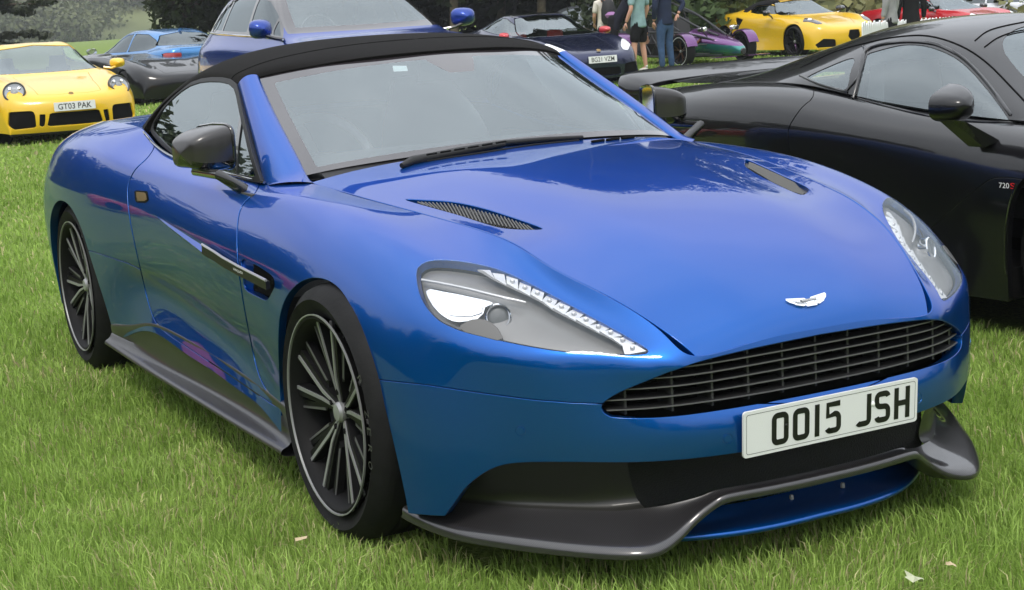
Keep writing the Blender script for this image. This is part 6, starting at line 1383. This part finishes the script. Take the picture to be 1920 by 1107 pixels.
# ================================================================== people, fence, small things on the grass
SKIN = pm('skin', (.50, .27, .19), .5); 
def skinmesh(name, joints, edges, mat, parent, sub_=2, root=0):
    """one continuous skinned surface grown round a skeleton: joints = (x, y, z, rx, ry)"""
    me = bpy.data.meshes.new(name); me.from_pydata([j[:3] for j in joints], edges, []); o = bpy.data.objects.new(name, me); COL.objects.link(o)
    m = o.modifiers.new('s', 'SKIN'); m.use_smooth_shade = True
    if not me.skin_vertices: me.skin_vertices.new()
    for v, j in zip(me.skin_vertices[0].data, joints): v.radius = (j[3], j[4] if len(j) > 4 else j[3])
    me.skin_vertices[0].data[root].use_root = True
    q = o.modifiers.new('d', 'SUBSURF'); q.levels = q.render_levels = sub_
    dg = bpy.context.evaluated_depsgraph_get(); r = bpy.data.meshes.new_from_object(o.evaluated_get(dg)); bpy.data.objects.remove(o); bpy.data.meshes.remove(me)
    r.name = name; r.materials.clear(); r.materials.append(mat); r.shade_smooth(); k = bpy.data.objects.new(name, r); COL.objects.link(k); k.parent = parent; return k
def hand(parent, wrist, d, palm, s=1.):
    """palm and five bent fingers as one skin, hanging from the wrist along d; palm = sideways direction"""
    w_ = np.array(wrist); d = np.array(d, float)/np.linalg.norm(d); a = np.array(palm, float); a -= d*(a @ d); a /= np.linalg.norm(a); n = np.cross(d, a)
    J = [(*w_, .028*s, .022*s), (*(w_+d*.05*s), .036*s, .018*s), (*(w_+d*.088*s), .036*s, .016*s)]; E = [(0, 1), (1, 2)]
    for k, (off, ln) in enumerate(((-.030, .060), (-.011, .072), (.010, .068), (.029, .052))):
        b = w_+d*.088*s+a*off*s; i = len(J); J += [(*(b+d*ln*.5*s+n*.006*s), .0095*s), (*(b+d*ln*s+n*.026*s), .0075*s)]; E += [(2, i), (i, i+1)]
    i = len(J); J += [(*(w_+d*.06*s-a*.048*s+n*.01*s), .011*s), (*(w_+d*.098*s-a*.056*s+n*.02*s), .009*s)]; E += [(1, i), (i, i+1)]
    return skinmesh('hand', J, E, SKIN, parent, 1)
def person(label, loc, rz, H, shirt, trouser, sleeve='short', shorts=False, arms=None, hair=(.10, .06, .04), long_hair=False, lean=(0, 0), shoes=(.6, .6, .6), female=False, legs=None, socks=None):
    """standing figure facing -y in its own frame"""
    k = H/1.78; P = empty('person', loc, rz, label=label, cat='person'); lx, ly = lean; sh = .19*k*(.9 if female else 1)
    hipz, chz, shz, nkz = .93*k, 1.22*k, 1.44*k, 1.52*k
    top = lambda z: np.array([lx*(z-hipz), ly*(z-hipz), 0]) if z > hipz else np.zeros(3)
    A = arms or [((-.24, .03, 1.16), (-.25, -.03, .90)), ((.24, .03, 1.16), (.25, -.03, .90))]
    lg = legs or [((-.10, -.02, .50), (-.11, .02, .08)), ((.10, -.02, .50), (.12, .02, .08))]
    V3 = lambda x, y, z, *r: (*(np.array([x, y, z])+top(z)), *r)
    # the body itself
    J = [V3(0, 0, hipz, .12*k, .10*k), V3(0, .0, chz, .125*k, .095*k), V3(0, .01, shz-.02, .09*k, .075*k), V3(0, .0, nkz+.02, .05*k, .05*k), V3(0, -.015, nkz+.10*k, .07*k, .08*k), V3(0, -.02, nkz+.19*k, .068*k, .085*k), V3(0, -.01, nkz+.25*k, .04*k, .05*k)]; E = [(0, 1), (1, 2), (2, 3), (3, 4), (4, 5), (5, 6)]
    wr = []
    for s_, (el, w_) in zip((-1, 1), A):
        i = len(J); el = np.array(el)*[k, k, k]; w_ = np.array(w_)*k
        J += [V3(s_*sh, .01, shz-.02, .055*k), (*el, .042*k), (*(el+(w_-el)*.35), .043*k), (*w_, .028*k)]; E += [(2, i), (i, i+1), (i+1, i+2), (i+2, i+3)]; wr.append((w_, w_-el))
    ft = []
    for s_, (kn, an) in zip((-1, 1), lg):
        i = len(J); kn = np.array(kn)*k; an = np.array(an)*k
        J += [(s_*.095*k, 0, hipz-.08, .085*k), (*kn, .056*k), (*(kn+(an-kn)*.3), .057*k), (*an, .036*k), (*(an+[0, -.09*k, -.045*k]), .035*k, .028*k)]; E += [(0, i), (i, i+1), (i+1, i+2), (i+2, i+3), (i+3, i+4)]; ft.append((kn, an))
    b = skinmesh('body', J, E, SKIN, P)
    for (w_, d), pa in zip(wr, ((0, -1, 0), (0, -1, 0))): h_ = hand(P, w_, d, pa, k)
    # shirt
    m = pm('cloth_'+label[:18].replace(' ', '_'), shirt, .85, spec=.2, bump=.5, bscale=14, vary=.15, vscale=9)
    J = [V3(0, .0, hipz-.125*k, .200*k, .160*k), V3(0, .0, hipz-.06*k, .178*k, .142*k), V3(0, 0, chz-.12*k, .150*k, .118*k), V3(0, .0, chz+.06*k, .165*k, .118*k), V3(0, .01, shz-.01, .125*k, .088*k), V3(0, .005, nkz-.005, .062*k, .06*k)]; E = [(0, 1), (1, 2), (2, 3), (3, 4), (4, 5)]
    for s_, (el, w_) in zip((-1, 1), A):
        i = len(J); el = np.array(el)*k; w_ = np.array(w_)*k; S0 = np.array(V3(s_*sh, .01, shz-.02)); J += [(*S0, .078*k)]; E += [(4, i)]
        if sleeve == 'short': J += [(*(S0+(el-S0)*.82), .068*k)]; E += [(i, i+1)]
        else: J += [(*el, .060*k), (*(w_+(el-w_)*.12), .040*k)]; E += [(i, i+1), (i+1, i+2)]
    skinmesh('top', J, E, m, P)
    m2 = pm('trouser_'+label[:18].replace(' ', '_'), trouser, .9, spec=.15, bump=.5, bscale=18, vary=.25, vscale=7); J = [(0, 0, hipz+.22*k, .118*k, .090*k), (0, 0, hipz-.06*k, .155*k, .125*k)]; E = [(0, 1)]
    for s_, (kn, an) in zip((-1, 1), ft):
        i = len(J); J += [(s_*.095*k, 0, hipz-.14*k, .105*k)]; E += [(1, i)]
        if shorts: J += [(*(kn+[0, 0, .03*k]), .096*k)]; E += [(i, i+1)]
        else: J += [(*kn, .076*k), (*(an+[0, 0, .06*k]), .060*k), (*(an+[0, 0, -.05*k]), .062*k)]; E += [(i, i+1), (i+1, i+2), (i+2, i+3)]
    skinmesh('trousers', J, E, m2, P)
    sm_ = pm('shoe_'+label[:18].replace(' ', '_'), shoes, .6)
    for kn, an in ft:
        skinmesh('shoe', [(*(an+[0, .03*k, -.03*k]), .045*k, .05*k), (*(an+[0, -.07*k, -.045*k]), .048*k, .036*k), (*(an+[0, -.16*k, -.055*k]), .040*k, .026*k)], [(0, 1), (1, 2)], sm_, P, 1)
        if socks: skinmesh('sock', [(*(an+[0, 0, .06*k]), .043*k), (*(an+[0, 0, -.02*k]), .044*k)], [(0, 1)], pm('white_sock', (.7, .7, .7), .9), P, 1)
    hm = pm('hair_'+label[:18].replace(' ', '_'), hair, .6, bump=.6, bscale=60, vary=.4, vscale=30)
    J = [V3(0, .015, nkz+.15*k, .078*k, .088*k), V3(0, .0, nkz+.24*k, .076*k, .092*k)]; E = [(0, 1)]
    if long_hair: J += [V3(0, .07, nkz+.06*k, .085*k, .05*k), V3(.03, .10, nkz-.10*k, .07*k, .035*k)]; E += [(0, 2), (2, 3)]
    skinmesh('hair', J, E, hm, P)
    # face: eyes, nose, mouth, ears
    for s_ in (-1, 1): skinmesh('ear', [V3(s_*.075*k, .0, nkz+.12*k, .012*k), V3(s_*.080*k, .01, nkz+.15*k, .015*k)], [(0, 1)], SKIN, P, 1); fob('eye', lathe([(0, -.012*k), (.010*k, -.006*k), (.012*k, 0)], 10, 'y', tuple(np.array([s_*.030*k, -.088*k, nkz+.145*k])+top(nkz+.145*k))), PLATEWHITE, P)
    skinmesh('nose', [V3(0, -.095*k, nkz+.13*k, .010*k), V3(0, -.112*k, nkz+.105*k, .015*k)], [(0, 1)], SKIN, P, 1); skinmesh('mouth', [V3(-.022*k, -.092*k, nkz+.07*k, .006*k), V3(.022*k, -.092*k, nkz+.07*k, .006*k)], [(0, 1)], pm('lips', (.35, .12, .10), .5), P, 1)
    return P
MAN = ground_at((1201, 131), 31.2)
person('man in a pale teal shirt and black shorts seen from behind', MAN, math.pi+.35, 1.80, (.22, .34, .35), (.008, .008, .009), shorts=True, legs=[((-.13, -.02, .50), (-.15, .02, .08)), ((.13, -.02, .50), (.17, -.02, .08))], shoes=(.62, .60, .56), socks=True, arms=[((-.27, .02, 1.17), (-.27, -.10, .92)), ((.26, .04, 1.17), (.30, -.06, .93))])
person('man in a navy sweater and blue jeans seen from behind', ground_at((1250, 128), 31.8), math.pi+.1, 1.82, (.018, .026, .055), (.045, .085, .17), sleeve='long', shoes=(.05, .04, .035), arms=[((-.36, .14, 1.20), (-.19, .17, 1.02)), ((.26, .05, 1.16), (.23, -.04, .90))], hair=(.06, .04, .03))
WOM = ground_at((1136, 110), 34.0)
person('person with long reddish hair and a white patterned top wearing a backpack', WOM, math.pi-.15, 1.66, (.62, .58, .52), (.02, .02, .025), sleeve='short', hair=(.30, .13, .05), long_hair=True, female=True, arms=[((-.22, -.02, 1.14), (-.16, -.18, .98)), ((.22, -.02, 1.14), (.16, -.18, .98))], shoes=(.1, .1, .1))
bpk = empty('backpack', (WOM[0]-.01, WOM[1]-.21, 1.14), -.15, label='black and purple backpack worn by the person with long reddish hair', cat='backpack')
PACK = pm('pack_black', (.012, .012, .014), .7, bump=.3, bscale=40)
fob('pack_body', lathe([(0, -.26), (.11, -.25), (.155, -.16), (.15, .05), (.115, .20), (.05, .26), (0, .265)], 20, 'z'), PACK, bpk, 50); fob('pack_pocket', lathe([(.0, -.07), (.10, -.06), (.125, .0), (.08, .06), (0, .075)], 16, 'z', (0, -.09, -.06)), pm('pack_purple', (.28, .13, .30), .7), bpk, 50)
for sx in (-1, 1): fob('pack_strap', tube(crv([(sx*.08, .06, .22), (sx*.11, .18, .30), (sx*.13, .30, .16), (sx*.13, .20, -.15)], 5), .02, 6), PACK, bpk, 50)
person('person in dark clothes bending forward beside the man in the teal shirt', ground_at((1152, 118), 32.0), 1.2, 1.70, (.012, .013, .022), (.012, .012, .014), sleeve='long', lean=(0, -.75), arms=[((-.22, -.62, .98), (-.18, -.66, .70)), ((.22, -.62, .98), (.20, -.70, .66))], shoes=(.03, .03, .03), hair=(.03, .022, .018))
g1 = at((1668, 31), d=26.5); person('person in a grey sweater and dark trousers behind the white picket fence', (g1[0], g1[1], g1[2]-.93), math.pi+.5, 1.75, (.27, .27, .28), (.014, .014, .016), sleeve='long', hair=(.07, .05, .03))
g1 = at((1708, 31), d=28.0); person('person dressed all in black beside the one in the grey sweater', (g1[0], g1[1], g1[2]-.95), math.pi-.3, 1.74, (.010, .010, .011), (.010, .010, .011), sleeve='long', hair=(.05, .03, .02))
# white picket fence
FP = pm('fence_white', (.74, .74, .76), .55, vary=.06, vscale=3)
f0 = at((1618, 42), d=24.5); f1 = at((1852, 29), d=38.); fl_ = f1-f0; n_p = int(np.hypot(*fl_[:2])/.152); fe = empty('picket_fence', (f0[0], f0[1], f0[2]-.90), 0, label='low white picket fence running back behind the black coupe', cat='fence')
dv = np.array([fl_[0], fl_[1], fl_[2]]); ln = np.linalg.norm(dv[:2]); u_ = np.array([dv[0], dv[1], 0])/ln; pk = None
for i in range(n_p):
    t = i/n_p; p = u_*ln*t+np.array([0, 0, fl_[2]*t])
    if i == 0 or i == 3: pass
    if pk is None:
        pr_ = prism([(-.068, 0), (.068, 0), (.068, .83), (.045, .88), (.015, .90), (-.015, .90), (-.045, .88), (-.068, .83)], -.009, .009, lambda a, b, h: tuple(u_*a+np.array([-u_[1], u_[0], 0])*h+np.array([0, 0, b])))
        pk = fob('picket', pr_, FP, fe, 20); k = pk
    else: k = pk.copy(); COL.objects.link(k); k.parent = fe
    k.location = tuple(p)
    k.scale = (1, 1, 1+.02*math.sin(i*2.3))
for z in (.25, .65): fob('rail', tube([np.array([0, 0, z])+np.array([-u_[1], u_[0], 0])*.03, u_*ln+np.array([0, 0, fl_[2]+z])+np.array([-u_[1], u_[0], 0])*.03], .03, 4), FP, fe, 20)
# fallen leaves on the grass
LF = pm('pale_leaf', (.48, .50, .34), .7, vary=.2, vscale=20)
def fallen(label, px, s, seed, mat):
    r = np.random.default_rng(seed); c = at(px, z=.05); th = np.linspace(0, 2*math.pi, 15)[:-1]; R1 = s*(.75+.5*r.random(14)); V = [(0, 0, .004)]+[(math.cos(t)*q*1.4, math.sin(t)*q*.7, .28*s*math.sin(t*2+seed)+.12*s*math.sin(t*5)) for t, q in zip(th, R1)]
    o = fob('fallen_leaf', fsh(V, [(0, i+1, (i+1) % 14+1) for i in range(14)]), mat, None, None); o.location = tuple(c); o.rotation_euler = (.25, .1, seed*1.3); tag(o, label, 'leaf')
fallen('pale green fallen leaf on the grass at the lower right', (1715, 1084), .024, 1, LF); fallen('small straw coloured dead leaf on the grass ahead of the front wheel', (566, 1010), .015, 2, pm('straw_leaf', (.50, .40, .25), .8)); fallen('dry brown leaf lying in the grass below the number plate side', (1782, 1058), .009, 4, pm('straw_leaf', (.50, .40, .25), .8))
